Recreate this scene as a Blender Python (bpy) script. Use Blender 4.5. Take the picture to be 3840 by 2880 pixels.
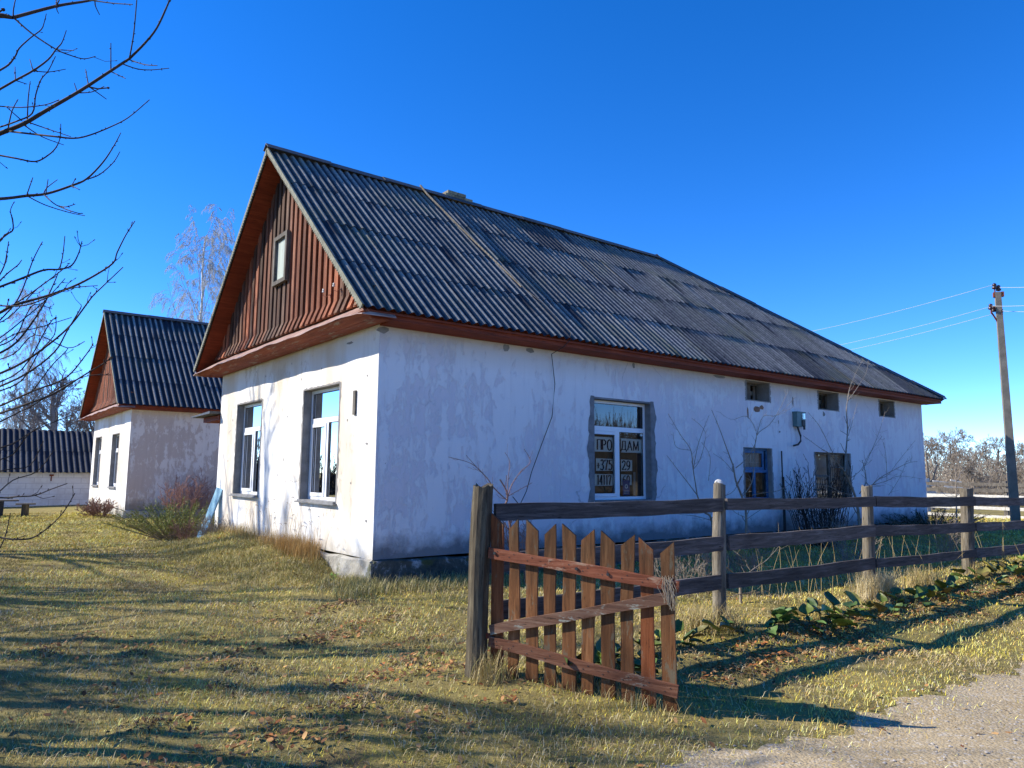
import bpy, math, random
import numpy as np
from mathutils import Vector, Matrix
for o in list(bpy.data.objects): bpy.data.objects.remove(o)
S = bpy.context.scene
COL = S.collection

# ------------------------------------------------------------ camera
F = 2727.9
C0 = np.array([-5.0638, -9.8023, 1.26505])
fw = np.array([0.60890981, 0.78370947, 0.12258997])
rt = np.array([0.78898086, -0.61435702, 0.00864039])
up = np.array([-0.08208556, -0.09145992, 0.99241979])
cam_d = bpy.data.cameras.new('camera'); cam = bpy.data.objects.new('camera', cam_d); COL.objects.link(cam)
M = Matrix.Identity(4)
for i in range(3):
    M[i][0] = rt[i]; M[i][1] = up[i]; M[i][2] = -fw[i]; M[i][3] = C0[i]
cam.matrix_world = M
cam_d.sensor_width = 36; cam_d.lens = 36*F/3840; cam_d.clip_end = 3000; cam_d.clip_start = .05
S.camera = cam

# ------------------------------------------------------------ light
SUN = Vector((-1, .90, .93)).normalized()
EL = math.asin(SUN.z)
sd = bpy.data.lights.new('sun', 'SUN'); sd.energy = 5.0; sd.angle = math.radians(.5); sd.color = (1, .93, .80)
so = bpy.data.objects.new('sun', sd); COL.objects.link(so)
so.rotation_euler = SUN.to_track_quat('Z', 'Y').to_euler(); so.location = (-20, 10, 30)
W = bpy.data.worlds.new('World'); S.world = W; W.use_nodes = True
nt = W.node_tree; nt.nodes.clear()
sky = nt.nodes.new('ShaderNodeTexSky'); sky.sky_type = 'NISHITA'; sky.sun_disc = False
sky.sun_elevation = EL; sky.sun_rotation = math.atan2(SUN.x, SUN.y)
sky.air_density = 0.72; sky.dust_density = 0.0; sky.ozone_density = 2.5; sky.altitude = 2500
hs = nt.nodes.new('ShaderNodeHueSaturation'); hs.inputs['Hue'].default_value = .510; hs.inputs['Saturation'].default_value = 1.33; hs.inputs['Value'].default_value = 2.0
bg = nt.nodes.new('ShaderNodeBackground'); bg.inputs[1].default_value = .12
wo = nt.nodes.new('ShaderNodeOutputWorld')
nt.links.new(sky.outputs[0], hs.inputs['Color']); nt.links.new(hs.outputs[0], bg.inputs[0]); nt.links.new(bg.outputs[0], wo.inputs[0])
S.view_settings.view_transform = 'Standard'; S.view_settings.look = 'None'; S.view_settings.gamma = 1
S.view_settings.exposure = 0.6
S.render.engine = 'CYCLES'
S.cycles.max_bounces = 6; S.cycles.transparent_max_bounces = 8

# ------------------------------------------------------------ helpers
def px(x, y):                       # direction of a point of the photograph
    return fw + rt*(x-1920)/F - up*(y-1440)/F
def at(x, y, dep): return C0 + dep*px(x, y)
def pl(x, y, ax, val):
    v = px(x, y); return C0 + v*(val-C0[ax])/v[ax]

class MB:
    def __init__(s): s.v = []; s.f = []; s.c = []; s.n = 0
    def add(s, v, f, c=None):
        v = np.asarray(v, float).reshape(-1, 3)
        s.v.append(v); s.f += [tuple(int(i)+s.n for i in q) for q in f]
        s.c.append(np.tile(np.array(c if c is not None else (1, 1, 1), float), (len(v), 1)) if (c is None or np.ndim(c) == 1) else np.asarray(c, float))
        s.n += len(v)
    def box(s, a, b, c=None):
        x0, y0, z0 = a; x1, y1, z1 = b
        s.hexa([(x0,y0,z0),(x1,y0,z0),(x1,y1,z0),(x0,y1,z0),(x0,y0,z1),(x1,y0,z1),(x1,y1,z1),(x0,y1,z1)], c)
    def hexa(s, v, c=None):
        s.add(v, [(0,3,2,1),(4,5,6,7),(0,1,5,4),(1,2,6,5),(2,3,7,6),(3,0,4,7)], c)
    def bar(s, p, q, w, h, upv=(0,0,1), c=None, taper=1):
        p = np.array(p, float); q = np.array(q, float); d = q-p; d /= np.linalg.norm(d)
        u = np.array(upv, float); r = np.cross(d, u); r /= np.linalg.norm(r); u = np.cross(r, d)
        v = []
        for e, k in ((p, 1), (q, taper)):
            for a, b in ((-1,-1),(1,-1),(1,1),(-1,1)): v.append(e + r*a*w*.5*k + u*b*h*.5*k)
        s.hexa(v, c)
    def prism(s, poly, off, c=None):        # poly 3d points, extruded by off
        n = len(poly); v = [np.array(p, float) for p in poly]; w = [p+np.array(off, float) for p in v]
        s.add(v+w, [tuple(range(n))[::-1], tuple(range(n, 2*n))] + [(i, (i+1) % n, n+(i+1) % n, n+i) for i in range(n)], c)
    def tube(s, pts, rad, k=6, c=None, cap=True):
        pts = np.asarray(pts, float); n = len(pts)
        rad = np.broadcast_to(np.asarray(rad, float), (n,))
        t = np.gradient(pts, axis=0); t /= (np.linalg.norm(t, axis=1)[:, None]+1e-9)
        ref = np.array([0, 0, 1.]) if abs(t[:, 2]).mean() < .8 else np.array([1., 0, 0])
        a = np.cross(t, ref); a /= (np.linalg.norm(a, axis=1)[:, None]+1e-9); b = np.cross(t, a)
        ang = np.arange(k)*2*math.pi/k
        v = pts[:, None, :] + rad[:, None, None]*(np.cos(ang)[None, :, None]*a[:, None, :] + np.sin(ang)[None, :, None]*b[:, None, :])
        f = []
        for i in range(n-1):
            for j in range(k):
                j2 = (j+1) % k; f.append((i*k+j, i*k+j2, (i+1)*k+j2, (i+1)*k+j))
        if cap and k > 3: f += [tuple(range(k))[::-1], tuple((n-1)*k+j for j in range(k))]
        s.add(v.reshape(-1, 3), f, c)
    def lathe(s, base, prof, k=12, axis=(0,0,1), c=None):
        ax = np.array(axis, float); ax /= np.linalg.norm(ax)
        s.tube([np.array(base)+ax*z for r, z in prof], [r for r, z in prof], k, c)
    def build(s, name, m, parent=None, smooth=False, loc=None):
        v = np.concatenate(s.v) if s.v else np.zeros((0, 3))
        org = np.zeros(3)
        if parent is not None:
            p = parent
            while p is not None: org = org+np.array(p.location); p = p.parent
        elif loc is not None: org = np.array(loc, float)
        me = bpy.data.meshes.new(name); me.from_pydata((v-org).tolist(), [], s.f); me.update()
        at_ = me.color_attributes.new('Col', 'FLOAT_COLOR', 'POINT')
        cc = np.ones((len(v), 4), np.float32); cc[:, :3] = np.concatenate(s.c); at_.data.foreach_set('color', cc.ravel())
        if smooth: me.polygons.foreach_set('use_smooth', [True]*len(me.polygons))
        me.materials.append(m)
        o = bpy.data.objects.new(name, me); COL.objects.link(o)
        if parent is not None: o.parent = parent
        elif loc is not None: o.location = loc
        return o
def tag(o, label=None, cat=None, group=None, kind=None):
    if label: o['label'] = label
    if cat: o['category'] = cat
    if group: o['group'] = group
    if kind: o['kind'] = kind
    return o
def T(name, label, cat, loc=(0,0,0), group=None):
    o = bpy.data.objects.new(name, None); COL.objects.link(o); o.location = [float(a) for a in loc]; o.empty_display_size = .2
    return tag(o, label, cat, group)
def nn(n, v): return n.inputs[v]
def L(t, a, b): t.links.new(a, b)
def new_mat(name, rough=.8, spec=.3):
    m = bpy.data.materials.new(name); m.use_nodes = True; t = m.node_tree
    b = t.nodes['Principled BSDF']; b.inputs['Roughness'].default_value = rough; b.inputs['Specular IOR Level'].default_value = spec
    return m, t, b
def noise(t, vec, scale, det=4, rough=.6, dist=0, sc=(1,1,1)):
    if sc != (1,1,1):
        mp = t.nodes.new('ShaderNodeMapping'); mp.inputs['Scale'].default_value = sc; L(t, vec, mp.inputs[0]); vec = mp.outputs[0]
    n = t.nodes.new('ShaderNodeTexNoise'); n.inputs['Scale'].default_value = scale; n.inputs['Detail'].default_value = det
    n.inputs['Roughness'].default_value = rough; n.inputs['Distortion'].default_value = dist; L(t, vec, n.inputs['Vector']); return n.outputs['Fac']
def ramp(t, fac, stops):
    r = t.nodes.new('ShaderNodeValToRGB'); e = r.color_ramp.elements
    while len(e) < len(stops): e.new(.5)
    for i, (p, c) in enumerate(stops):
        e[i].position = p; e[i].color = (*c, 1) if len(c) == 3 else c
    L(t, fac, r.inputs[0]); return r.outputs[0]
def g(v): return (v, v, v)
def mix(t, fac, a, b, mode='MIX'):
    n = t.nodes.new('ShaderNodeMix'); n.data_type = 'RGBA'; n.blend_type = mode
    if isinstance(fac, (int, float)): n.inputs[0].default_value = fac
    else: L(t, fac, n.inputs[0])
    for i, c in ((6, a), (7, b)):
        if isinstance(c, tuple): n.inputs[i].default_value = (*c, 1)
        else: L(t, c, n.inputs[i])
    return n.outputs[2]
def mth(t, op, a, b=None):
    n = t.nodes.new('ShaderNodeMath'); n.operation = op
    for i, c in ((0, a), (1, b)):
        if c is None: continue
        if isinstance(c, (int, float)): n.inputs[i].default_value = c
        else: L(t, c, n.inputs[i])
    return n.outputs[0]
def objc(t): return t.nodes.new('ShaderNodeTexCoord').outputs['Object']
def bump(t, b, h, s=.5, d=.02):
    n = t.nodes.new('ShaderNodeBump'); n.inputs['Strength'].default_value = s; n.inputs['Distance'].default_value = d
    L(t, h, n.inputs['Height']); L(t, n.outputs[0], b.inputs['Normal'])
def sepz(t, vec):
    n = t.nodes.new('ShaderNodeSeparateXYZ'); L(t, vec, n.inputs[0]); return n.outputs
def rngmap(t, v, a, b):
    n = t.nodes.new('ShaderNodeMapRange'); L(t, v, n.inputs[0]); n.inputs[1].default_value = a; n.inputs[2].default_value = b; return n.outputs[0]

def plain(name, col, rough=.7, var=.25, scale=8, spec=.3, metal=0, bmp=.2, sc=(1,1,1), col2=None, attr=False):
    m, t, b = new_mat(name, rough, spec); o = objc(t); b.inputs['Metallic'].default_value = metal
    n = noise(t, o, scale, 6, .65, 0, sc); dark = tuple(c*(1-var) for c in col); lite = col2 or tuple(min(1, c*(1+var)) for c in col)
    c = ramp(t, n, [(.3, dark), (.7, lite)])
    if attr:
        a = t.nodes.new('ShaderNodeVertexColor'); a.layer_name = 'Col'; c = mix(t, 1.0, c, a.outputs[0], 'MULTIPLY')
    L(t, c, b.inputs['Base Color'])
    if bmp: bump(t, b, noise(t, o, scale*4, 5, .7, 0, sc), bmp, .01)
    return m
def wood(name, a, b_, c_, grain=(1, 1, 14), rough=.8, peel=None):
    """grain: scale of the noise per axis, small along the grain"""
    m, t, b = new_mat(name, rough, .2); o = objc(t)
    n1 = noise(t, o, 2.2, 8, .7, .6, grain); n2 = noise(t, o, 1.3, 3, .5); n3 = noise(t, o, 7, 8, .75, .3, grain)
    c = ramp(t, n1, [(.32, a), (.5, b_), (.68, c_)])
    c = mix(t, mth(t, 'MULTIPLY', ramp(t, n2, [(.4, g(0)), (.65, g(1))]), .5), c, a)
    c = mix(t, ramp(t, n3, [(.36, g(1)), (.42, g(0))]), c, tuple(x*.3 for x in a))
    if peel: c = mix(t, ramp(t, noise(t, o, 3.2, 8, .75, .2, tuple(math.sqrt(k) for k in grain)), [(.56, g(0)), (.61, g(1))]), c, peel)
    vc = t.nodes.new('ShaderNodeVertexColor'); vc.layer_name = 'Col'; c = mix(t, 1.0, c, vc.outputs[0], 'MULTIPLY')
    L(t, c, b.inputs['Base Color']); bump(t, b, n3, .5, .006); return m

GX, GY, GZ = (.5, 14, 14), (14, .5, 14), (14, 14, .5)
MT = {}
def plaster(name, white, under, th, creamy=None, floor=0.0, dirt=(.16,.16,.15), under_eave=None):
    m, t, b = new_mat(name, .9, .15); o = objc(t); z = sepz(t, o)[2]
    big = noise(t, o, .55, 4, .55, .3); pe = noise(t, o, 5.5, 11, .75, .4, (1, 1, .5)); fine = noise(t, o, 22, 6, .7); st = noise(t, o, 1.6, 7, .7, .2, (4, 4, .35))
    f = mth(t, 'ADD', mth(t, 'MULTIPLY', pe, .55), mth(t, 'MULTIPLY', big, .45))
    f = mth(t, 'ADD', f, mth(t, 'MULTIPLY', st, .18))
    peelf = ramp(t, f, [(th, g(0)), (th+.035, g(1))])
    c = mix(t, mth(t, 'MULTIPLY', peelf, .8), white, under)
    c = mix(t, mth(t, 'MULTIPLY', ramp(t, st, [(.5, g(0)), (.75, g(1))]), .3), c, tuple(x*.72 for x in under))
    if creamy: c = mix(t, mth(t, 'MULTIPLY', ramp(t, noise(t, o, .9, 3, .5, 0, (1, 1, .4)), [(.45, g(0)), (.62, g(1))]), .75), c, creamy)
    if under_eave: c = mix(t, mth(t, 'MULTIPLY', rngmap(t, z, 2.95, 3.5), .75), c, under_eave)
    # damp and splash marks near the ground, with a ragged top
    dz = mth(t, 'ADD', z, mth(t, 'MULTIPLY', mth(t, 'SUBTRACT', noise(t, o, 2.6, 8, .7), .5), .7))
    c = mix(t, mth(t, 'MULTIPLY', rngmap(t, dz, floor+.28, floor-.02), .85), c, dirt)
    # small chips and pinholes
    v = noise(t, o, 9, 3, .5); c = mix(t, ramp(t, v, [(.76, g(0)), (.78, g(.8))]), c, (.2,.18,.16))
    # hairline cracks
    vo = t.nodes.new('ShaderNodeTexVoronoi'); vo.feature = 'DISTANCE_TO_EDGE'; vo.inputs['Scale'].default_value = .55
    nd = t.nodes.new('ShaderNodeTexNoise'); nd.inputs['Scale'].default_value = 3; nd.inputs['Detail'].default_value = 6; L(t, o, nd.inputs['Vector'])
    L(t, mix(t, .16, o, nd.outputs['Color']), vo.inputs['Vector'])
    ck = mth(t, 'MULTIPLY', ramp(t, vo.outputs['Distance'], [(.0, g(1)), (.003, g(0))]), ramp(t, big, [(.56, g(0)), (.60, g(.5))]))
    c = mix(t, ck, c, (.22,.2,.2))
    L(t, c, b.inputs['Base Color'])
    h = mth(t, 'ADD', mth(t, 'MULTIPLY', peelf, -.5), mth(t, 'ADD', mth(t, 'MULTIPLY', fine, .25), mth(t, 'MULTIPLY', noise(t, o, 2.2, 3, .5), 1.4)))
    bump(t, b, h, .55, .02); return m
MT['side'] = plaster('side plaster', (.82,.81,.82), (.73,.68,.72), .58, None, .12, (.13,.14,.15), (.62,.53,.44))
MT['gable'] = plaster('gable plaster', (.84,.83,.80), (.68,.63,.56), .64, (.66,.56,.43), -.02, (.45,.42,.36))
MT['side2'] = plaster('worn side plaster', (.86,.77,.71), (.60,.47,.40), .55, None, .15, (.25,.22,.2), (.72,.66,.6))  # worn blotches; warm tint is lawn bounce light put into the colour
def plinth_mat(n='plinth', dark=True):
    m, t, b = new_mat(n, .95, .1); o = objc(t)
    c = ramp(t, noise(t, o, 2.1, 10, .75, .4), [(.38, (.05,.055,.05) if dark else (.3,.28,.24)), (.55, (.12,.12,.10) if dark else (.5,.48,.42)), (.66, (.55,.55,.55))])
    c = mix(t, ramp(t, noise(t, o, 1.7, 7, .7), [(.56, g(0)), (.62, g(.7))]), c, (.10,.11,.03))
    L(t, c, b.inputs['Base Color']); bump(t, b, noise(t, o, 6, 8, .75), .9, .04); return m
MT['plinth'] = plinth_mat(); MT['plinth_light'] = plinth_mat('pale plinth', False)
MT['mortar'] = plain('mortar', (.22,.22,.225), .95, .3, 5, .1, bmp=.6)
MT['reveal'] = plain('reveal render', (.27,.26,.25), .95, .25, 4, .1, bmp=.5)
MT['pvc'] = plain('white frame', (.86,.87,.88), .35, .04, 2, .5, bmp=0)
MT['gasket'] = plain('gasket', (.03,.03,.035), .6, .1, 3)
MT['sill'] = plain('sill slate', (.22,.22,.22), .7, .3, 9, .3)
MT['redboard'] = wood('red brown board', (.13,.028,.012), (.24,.045,.018), (.32,.075,.03), (.6, 9, 9), .7)
MT['redboardY'] = wood('red brown board across', (.15,.035,.018), (.27,.06,.025), (.38,.11,.05), (9, .6, 9), .7, (.30,.22,.17))
MT['flash'] = plain('painted metal ledge', (.36,.17,.125), .55, .35, 3, .4, sc=(1, 1.5, 1), col2=(.47,.33,.27))
MT['gboard'] = wood('gable boards', (.05,.04,.03), (.13,.105,.085), (.27,.22,.18), GZ, .85, (.10,.09,.08))
MT['greywood'] = wood('weathered grey wood', (.08,.07,.06), (.16,.145,.125), (.26,.235,.20), (9, 9, 1.4), .9)
MT['rail'] = wood('rail wood', (.055,.046,.042), (.125,.108,.098), (.24,.21,.195), (.9, 12, 12), .85)
MT['post'] = wood('post wood', (.09,.075,.055), (.21,.18,.135), (.36,.32,.25), (11, 11, .9), .9)
MT['postdark'] = wood('dark post wood', (.045,.035,.025), (.11,.09,.06), (.22,.185,.12), (11, 11, .9), .9)
MT['picket'] = wood('stained picket', (.085,.037,.015), (.21,.085,.03), (.33,.155,.062), (12, 12, .9), .7, (.17,.13,.08))
MT['grail'] = wood('stained gate rail', (.09,.035,.02), (.19,.08,.045), (.30,.16,.10), (.9, 12, 12), .75, (.28,.23,.17))
MT['rust'] = plain('rusty iron', (.19,.05,.025), .8, .35, 20, .3)
MT['iron'] = plain('dark iron', (.03,.03,.032), .6, .2, 10, .4)
MT['twine'] = plain('twine', (.33,.27,.19), .95, .3, 30)
MT['concrete'] = plain('concrete', (.22,.20,.165), .95, .25, 3, .1, bmp=.4)
MT['porcelain'] = plain('porcelain', (.75,.74,.70), .25, .1, 5, .5)
MT['darkinsul'] = plain('brown insulator', (.05,.02,.018), .3, .2, 5, .5)
MT['wire'] = plain('aluminium wire', (.5,.5,.5), .7, .1, 5, .2)
MT['cable'] = plain('black cable', (.03,.03,.035), .6, .1, 5)
MT['meterbox'] = plain('grey green box', (.13,.22,.22), .6, .2, 7, .4)
MT['blue'] = plain('faded blue paint', (.12,.36,.52), .7, .3, 5, .3, sc=(1, 1, 1), col2=(.30,.50,.62))
MT['bluedark'] = plain('blue frame paint', (.03,.13,.32), .6, .45, 7, .3, col2=(.10,.24,.42))
MT['brick'] = None
MT['stone'] = plain('pale stone', (.62,.60,.55), .9, .25, 12, .2, bmp=.6)
MT['paper'] = plain('paper', (.86,.88,.80), .9, .05, 3, .1, bmp=0)
MT['ink'] = plain('ink', (.02,.025,.035), .8, .05, 3, .1, bmp=0)
MT['brownback'] = plain('brown backing', (.13,.085,.045), .9, .5, 3, .1)
MT['curtain'] = plain('curtain', (.55,.55,.48), .9, .15, 2, .1, sc=(6, 6, .3))
MT['greenreflection'] = plain('green grey reflection', (.34,.42,.38), .9, .1, 2, .1, sc=(3, 3, .3))
MT['dark'] = plain('dark room', (.05,.05,.045), .9, .3, 1, .1)
MT['room'] = plain('room plaster', (.35,.34,.30), .9, .1, 1, .1)
MT['card'] = plain('blue card', (.07,.14,.30), .6, .1, 5)
MT['bark'] = plain('bark', (.055,.042,.035), .85, .4, 9, .2, bmp=.5, attr=True)
MT['barkpale'] = plain('pale bark', (.27,.225,.175), .85, .35, 9, .2, bmp=.5, attr=True)
MT['twigred'] = plain('red twigs', (.24,.14,.11), .8, .35, 9, .2, attr=True)
MT['birch'] = plain('birch bark', (.62,.58,.52), .7, .5, 4, .3, sc=(1, 1, 5), attr=True)
MT['fartwig'] = plain('pale far twigs', (.40,.39,.37), .8, .3, 9, .2, bmp=0)
MT['fargrey'] = plain('grey far bark', (.20,.18,.18), .85, .3, 9, .2, bmp=0)
MT['rosetwig'] = plain('rose twigs', (.42,.24,.19), .8, .35, 9, .2)
MT['evergreen'] = plain('evergreen', (.22,.25,.06), .75, .4, 4, .3, attr=True)
MT['leafy'] = plain('bergenia leaf', (.07,.125,.03), .5, .35, 9, .5, bmp=.25, attr=True)
MT['deadleaf'] = plain('dead leaf', (.32,.20,.095), .85, .3, 12, .2, attr=True)
MT['straw'] = plain('dry grass', (.47,.36,.17), .85, .2, 6, .2, attr=True)
MT['blade'] = plain('grass blade', (1, 1, 1), .8, .08, 2, .2, bmp=0, attr=True)
def glass(ior=1.75, add=.08, nm='window glass'):
    m = bpy.data.materials.new(nm); m.use_nodes = True; t = m.node_tree; t.nodes.clear()
    out = t.nodes.new('ShaderNodeOutputMaterial'); tr = t.nodes.new('ShaderNodeBsdfTransparent'); gl = t.nodes.new('ShaderNodeBsdfGlossy')
    gl.inputs['Roughness'].default_value = .01; tr.inputs[0].default_value = (.93,.97,.96,1)
    fr = t.nodes.new('ShaderNodeFresnel'); fr.inputs[0].default_value = ior; ms = t.nodes.new('ShaderNodeMixShader')
    bp = t.nodes.new('ShaderNodeBump'); bp.inputs['Strength'].default_value = .05; bp.inputs['Distance'].default_value = .01
    L(t, noise(t, objc(t), 2.5, 1, .5), bp.inputs['Height']); L(t, bp.outputs[0], gl.inputs['Normal'])
    L(t, mth(t, 'ADD', mth(t, 'MULTIPLY', fr.outputs[0], 1.1), add), ms.inputs[0]); L(t, tr.outputs[0], ms.inputs[1]); L(t, gl.outputs[0], ms.inputs[2]); L(t, ms.outputs[0], out.inputs[0])
    return m
MT['glass'] = glass(1.65, .05); MT['gableglass'] = glass(2.1, .12, 'gable glass'); MT['dullglass'] = glass(1.01, .03, 'dusty glass')
def roofmat(name, dark, light, moss):
    m, t, b = new_mat(name, .75, .25); o = objc(t)
    a = t.nodes.new('ShaderNodeVertexColor'); a.layer_name = 'Col'; sp = t.nodes.new('ShaderNodeSeparateColor'); L(t, a.outputs[0], sp.inputs[0])
    n = noise(t, o, 11, 8, .75); n2 = noise(t, o, .9, 4, .6)
    c = ramp(t, n, [(.3, tuple(x*.6 for x in dark)), (.7, tuple(x*1.5 for x in dark))])
    cr = mth(t, 'MULTIPLY', sp.outputs[0], ramp(t, n, [(.3, g(.35)), (.55, g(1))]))     # pale crests put the sunlit stripes into the colour
    c = mix(t, cr, c, light)
    c = mix(t, mth(t, 'MULTIPLY', ramp(t, n2, [(.52, g(0)), (.68, g(.55))]), ramp(t, n, [(.4, g(0)), (.6, g(1))])), c, moss)
    c = mix(t, 1.0, c, mix(t, sp.outputs[1], (.6,.6,.6), (1.3,1.3,1.3)), 'MULTIPLY')
    L(t, c, b.inputs['Base Color']); bump(t, b, n, .5, .006); return m
MT['roof'] = roofmat('corrugated asbestos sheet', (.020,.023,.033), (.31,.30,.27), (.14,.14,.05))
MT['roof2'] = roofmat('dark corrugated sheet', (.020,.023,.032), (.36,.35,.32), (.10,.10,.05)); MT['roof3'] = roofmat('dark shed sheet', (.014,.018,.030), (.20,.20,.20), (.05,.05,.03))
MT['ridge'] = plain('ridge metal', (.06,.065,.075), .6, .35, 6, .4)
MT['verge'] = plain('verge edge', (.22,.22,.17), .9, .35, 14, .2)
def brickmat():
    m, t, b = new_mat('whitewashed brick', .9, .15); o = objc(t)
    mp = t.nodes.new('ShaderNodeMapping'); mp.inputs['Rotation'].default_value = (0, math.radians(90), 0); 
    sx = sepz(t, o); cb = t.nodes.new('ShaderNodeCombineXYZ'); L(t, mth(t, 'ADD', sx[1], sx[0]), cb.inputs[0]); L(t, sx[2], cb.inputs[1])
    br = t.nodes.new('ShaderNodeTexBrick'); L(t, cb.outputs[0], br.inputs[0]); br.inputs['Scale'].default_value = 1
    br.inputs['Brick Width'].default_value = .26; br.inputs['Row Height'].default_value = .085; br.inputs['Mortar Size'].default_value = .008
    br.inputs['Color1'].default_value = (.72,.68,.6,1); br.inputs['Color2'].default_value = (.6,.52,.44,1); br.inputs['Mortar'].default_value = (.25,.2,.17,1)
    L(t, br.outputs[0], b.inputs['Base Color']); bump(t, b, br.outputs[1], -.8, .01); return m
MT['brick'] = brickmat()
def blockmat():
    m, t, b = new_mat('whitewashed blocks', .9, .15); o = objc(t); sx = sepz(t, o); cb = t.nodes.new('ShaderNodeCombineXYZ'); L(t, sx[0], cb.inputs[0]); L(t, sx[2], cb.inputs[1])
    br = t.nodes.new('ShaderNodeTexBrick'); L(t, cb.outputs[0], br.inputs[0]); br.inputs['Scale'].default_value = 1
    br.inputs['Brick Width'].default_value = .62; br.inputs['Row Height'].default_value = .25; br.inputs['Mortar Size'].default_value = .012
    br.inputs['Color1'].default_value = (.80,.80,.80,1); br.inputs['Color2'].default_value = (.76,.76,.78,1); br.inputs['Mortar'].default_value = (.55,.54,.56,1)
    c = mix(t, ramp(t, noise(t, o, 1.3, 8, .7), [(.45, g(0)), (.62, g(.7))]), br.outputs[0], (.60,.57,.56))
    L(t, c, b.inputs['Base Color']); bump(t, b, br.outputs[1], -.7, .01); return m
MT['block'] = blockmat()

# ------------------------------------------------------------ terrain
_r = np.random.RandomState(5)
_ph = _r.rand(8, 4)
def sst(x, a, b):
    t = np.clip((x-a)/(b-a), 0, 1); return t*t*(3-2*t)
def road_edge(x): return -7.14 + .05*np.sin(x*1.3+.6) + .04*np.sin(x*3.7) + .36*sst(-x, -.1, 1.4)
def H(x, y):
    x = np.asarray(x, float); y = np.asarray(y, float)
    z = -.30 - .06*sst(y, -4.6, -3.2) - .13*sst(-y, 5.1, 6.6) - .04*sst(-y, 6.8, 7.6) + 0*x
    z = z - .05*sst(-x, 0, 4)
    z = z + .075*sst(x, 7, 18)*sst(y, -5, -1)
    # bank of earth against the gable
    d = np.clip(-x, 0, 9)
    side = sst(y, .85, 1.9)*(1-sst(y, 6.0, 7.4))
    bank = .31*(1-sst(d, .12, 1.7))*side
    z = z + np.where(x < .6, bank, 0)
    z = z + .14*sst(-y, 4.0, 4.8)*0
    for a, b, c, e in _ph: z = z + .011*np.sin((a*2.6-1.3)*x+(b*2.6-1.3)*y+c*6)*(.5+e)
    near = np.exp(-((x+5)**2+(y+9)**2)/900)
    for i, (a, b, c, e) in enumerate(_ph): z = z + .006*near*np.sin((a*14-7)*x+(b*14-7)*y+e*6)
    for mx, my, mh in MOLE: z = z + mh*np.exp(-((x-mx)**2+(y-my)**2)/.03)
    far = sst(np.hypot(x, y), 40, 200); z = z + far*.2
    return z
MOLE = [(-3.9, -4.6, .04), (-1.7, -4.1, .035), (-2.9, -3.2, .03), (-4.2, -1.6, .03), (-2.1, -2.7, .05), (-1.0, -1.4, .035), (-3.2, -3.8, .05), (-1.6, -1.9, .03), (-2.7, -5.0, .035), (-.9, -2.2, .03), (-3.5, -2.2, .03)]
def grid_axis(lo, hi, step, far):
    a = list(np.arange(lo, hi+1e-6, step)); s = step
    while a[-1] < far: s *= 1.35; a.append(a[-1]+s)
    s = step
    while a[0] > -far: s *= 1.35; a.insert(0, a[0]-s)
    return np.array(a)
def sheet(xs, ys, zf, keep=None):
    X, Y = np.meshgrid(xs, ys); Z = zf(X, Y); v = np.stack([X, Y, Z], -1).reshape(-1, 3); nx = len(xs)
    i, j = np.meshgrid(np.arange(len(ys)-1), np.arange(nx-1), indexing='ij'); a = (i*nx+j).ravel()
    f = np.stack([a, a+1, a+nx+1, a+nx], 1); return v, f
def np_mesh(name, v, f, m, col=None, smooth=True):
    me = bpy.data.meshes.new(name); k = f.shape[1]
    me.vertices.add(len(v)); me.vertices.foreach_set('co', v.astype(np.float32).ravel())
    me.loops.add(f.size); me.loops.foreach_set('vertex_index', f.astype(np.int32).ravel())
    me.polygons.add(len(f)); me.polygons.foreach_set('loop_start', np.arange(len(f), dtype=np.int32)*k)
    try: me.polygons.foreach_set('loop_total', np.full(len(f), k, np.int32))
    except Exception: pass
    me.update(calc_edges=True); me.validate()
    if col is not None:
        a = me.color_attributes.new('Col', 'FLOAT_COLOR', 'POINT'); cc = np.ones((len(v), 4), np.float32); cc[:, :3] = col; a.data.foreach_set('color', cc.ravel())
    if smooth: me.polygons.foreach_set('use_smooth', np.ones(len(me.polygons), bool))
    me.materials.append(m); o = bpy.data.objects.new(name, me); COL.objects.link(o); return o
def groundmat():
    m, t, b = new_mat('turf', .95, .08); o = objc(t)
    n1 = noise(t, o, .7, 6, .6, .4); n2 = noise(t, o, 9, 9, .75); n3 = noise(t, o, 60, 5, .8); n4 = noise(t, o, 1.9, 8, .7, .6)
    c = ramp(t, n1, [(.3, (.27,.19,.06)), (.48, (.48,.37,.11)), (.62, (.62,.47,.17)), (.75, (.40,.36,.06))])
    c = mix(t, .55, c, ramp(t, n2, [(.3, (.09,.07,.04)), (.5, (.28,.24,.09)), (.7, (.48,.38,.18))]))
    c = mix(t, ramp(t, n4, [(.56, g(0)), (.63, g(.9))]), c, (.13,.085,.055))
    c = mix(t, ramp(t, noise(t, o, .8, 5, .6, .5), [(.56, g(0)), (.64, g(.75))]), c, (.36,.31,.06))
    c = mix(t, .45, c, ramp(t, n3, [(.3, (.03,.03,.012)), (.7, (.33,.28,.12))]))
    L(t, c, b.inputs['Base Color'])
    bump(t, b, mth(t, 'ADD', n2, mth(t, 'MULTIPLY', n3, .6)), .7, .03); return m
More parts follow.
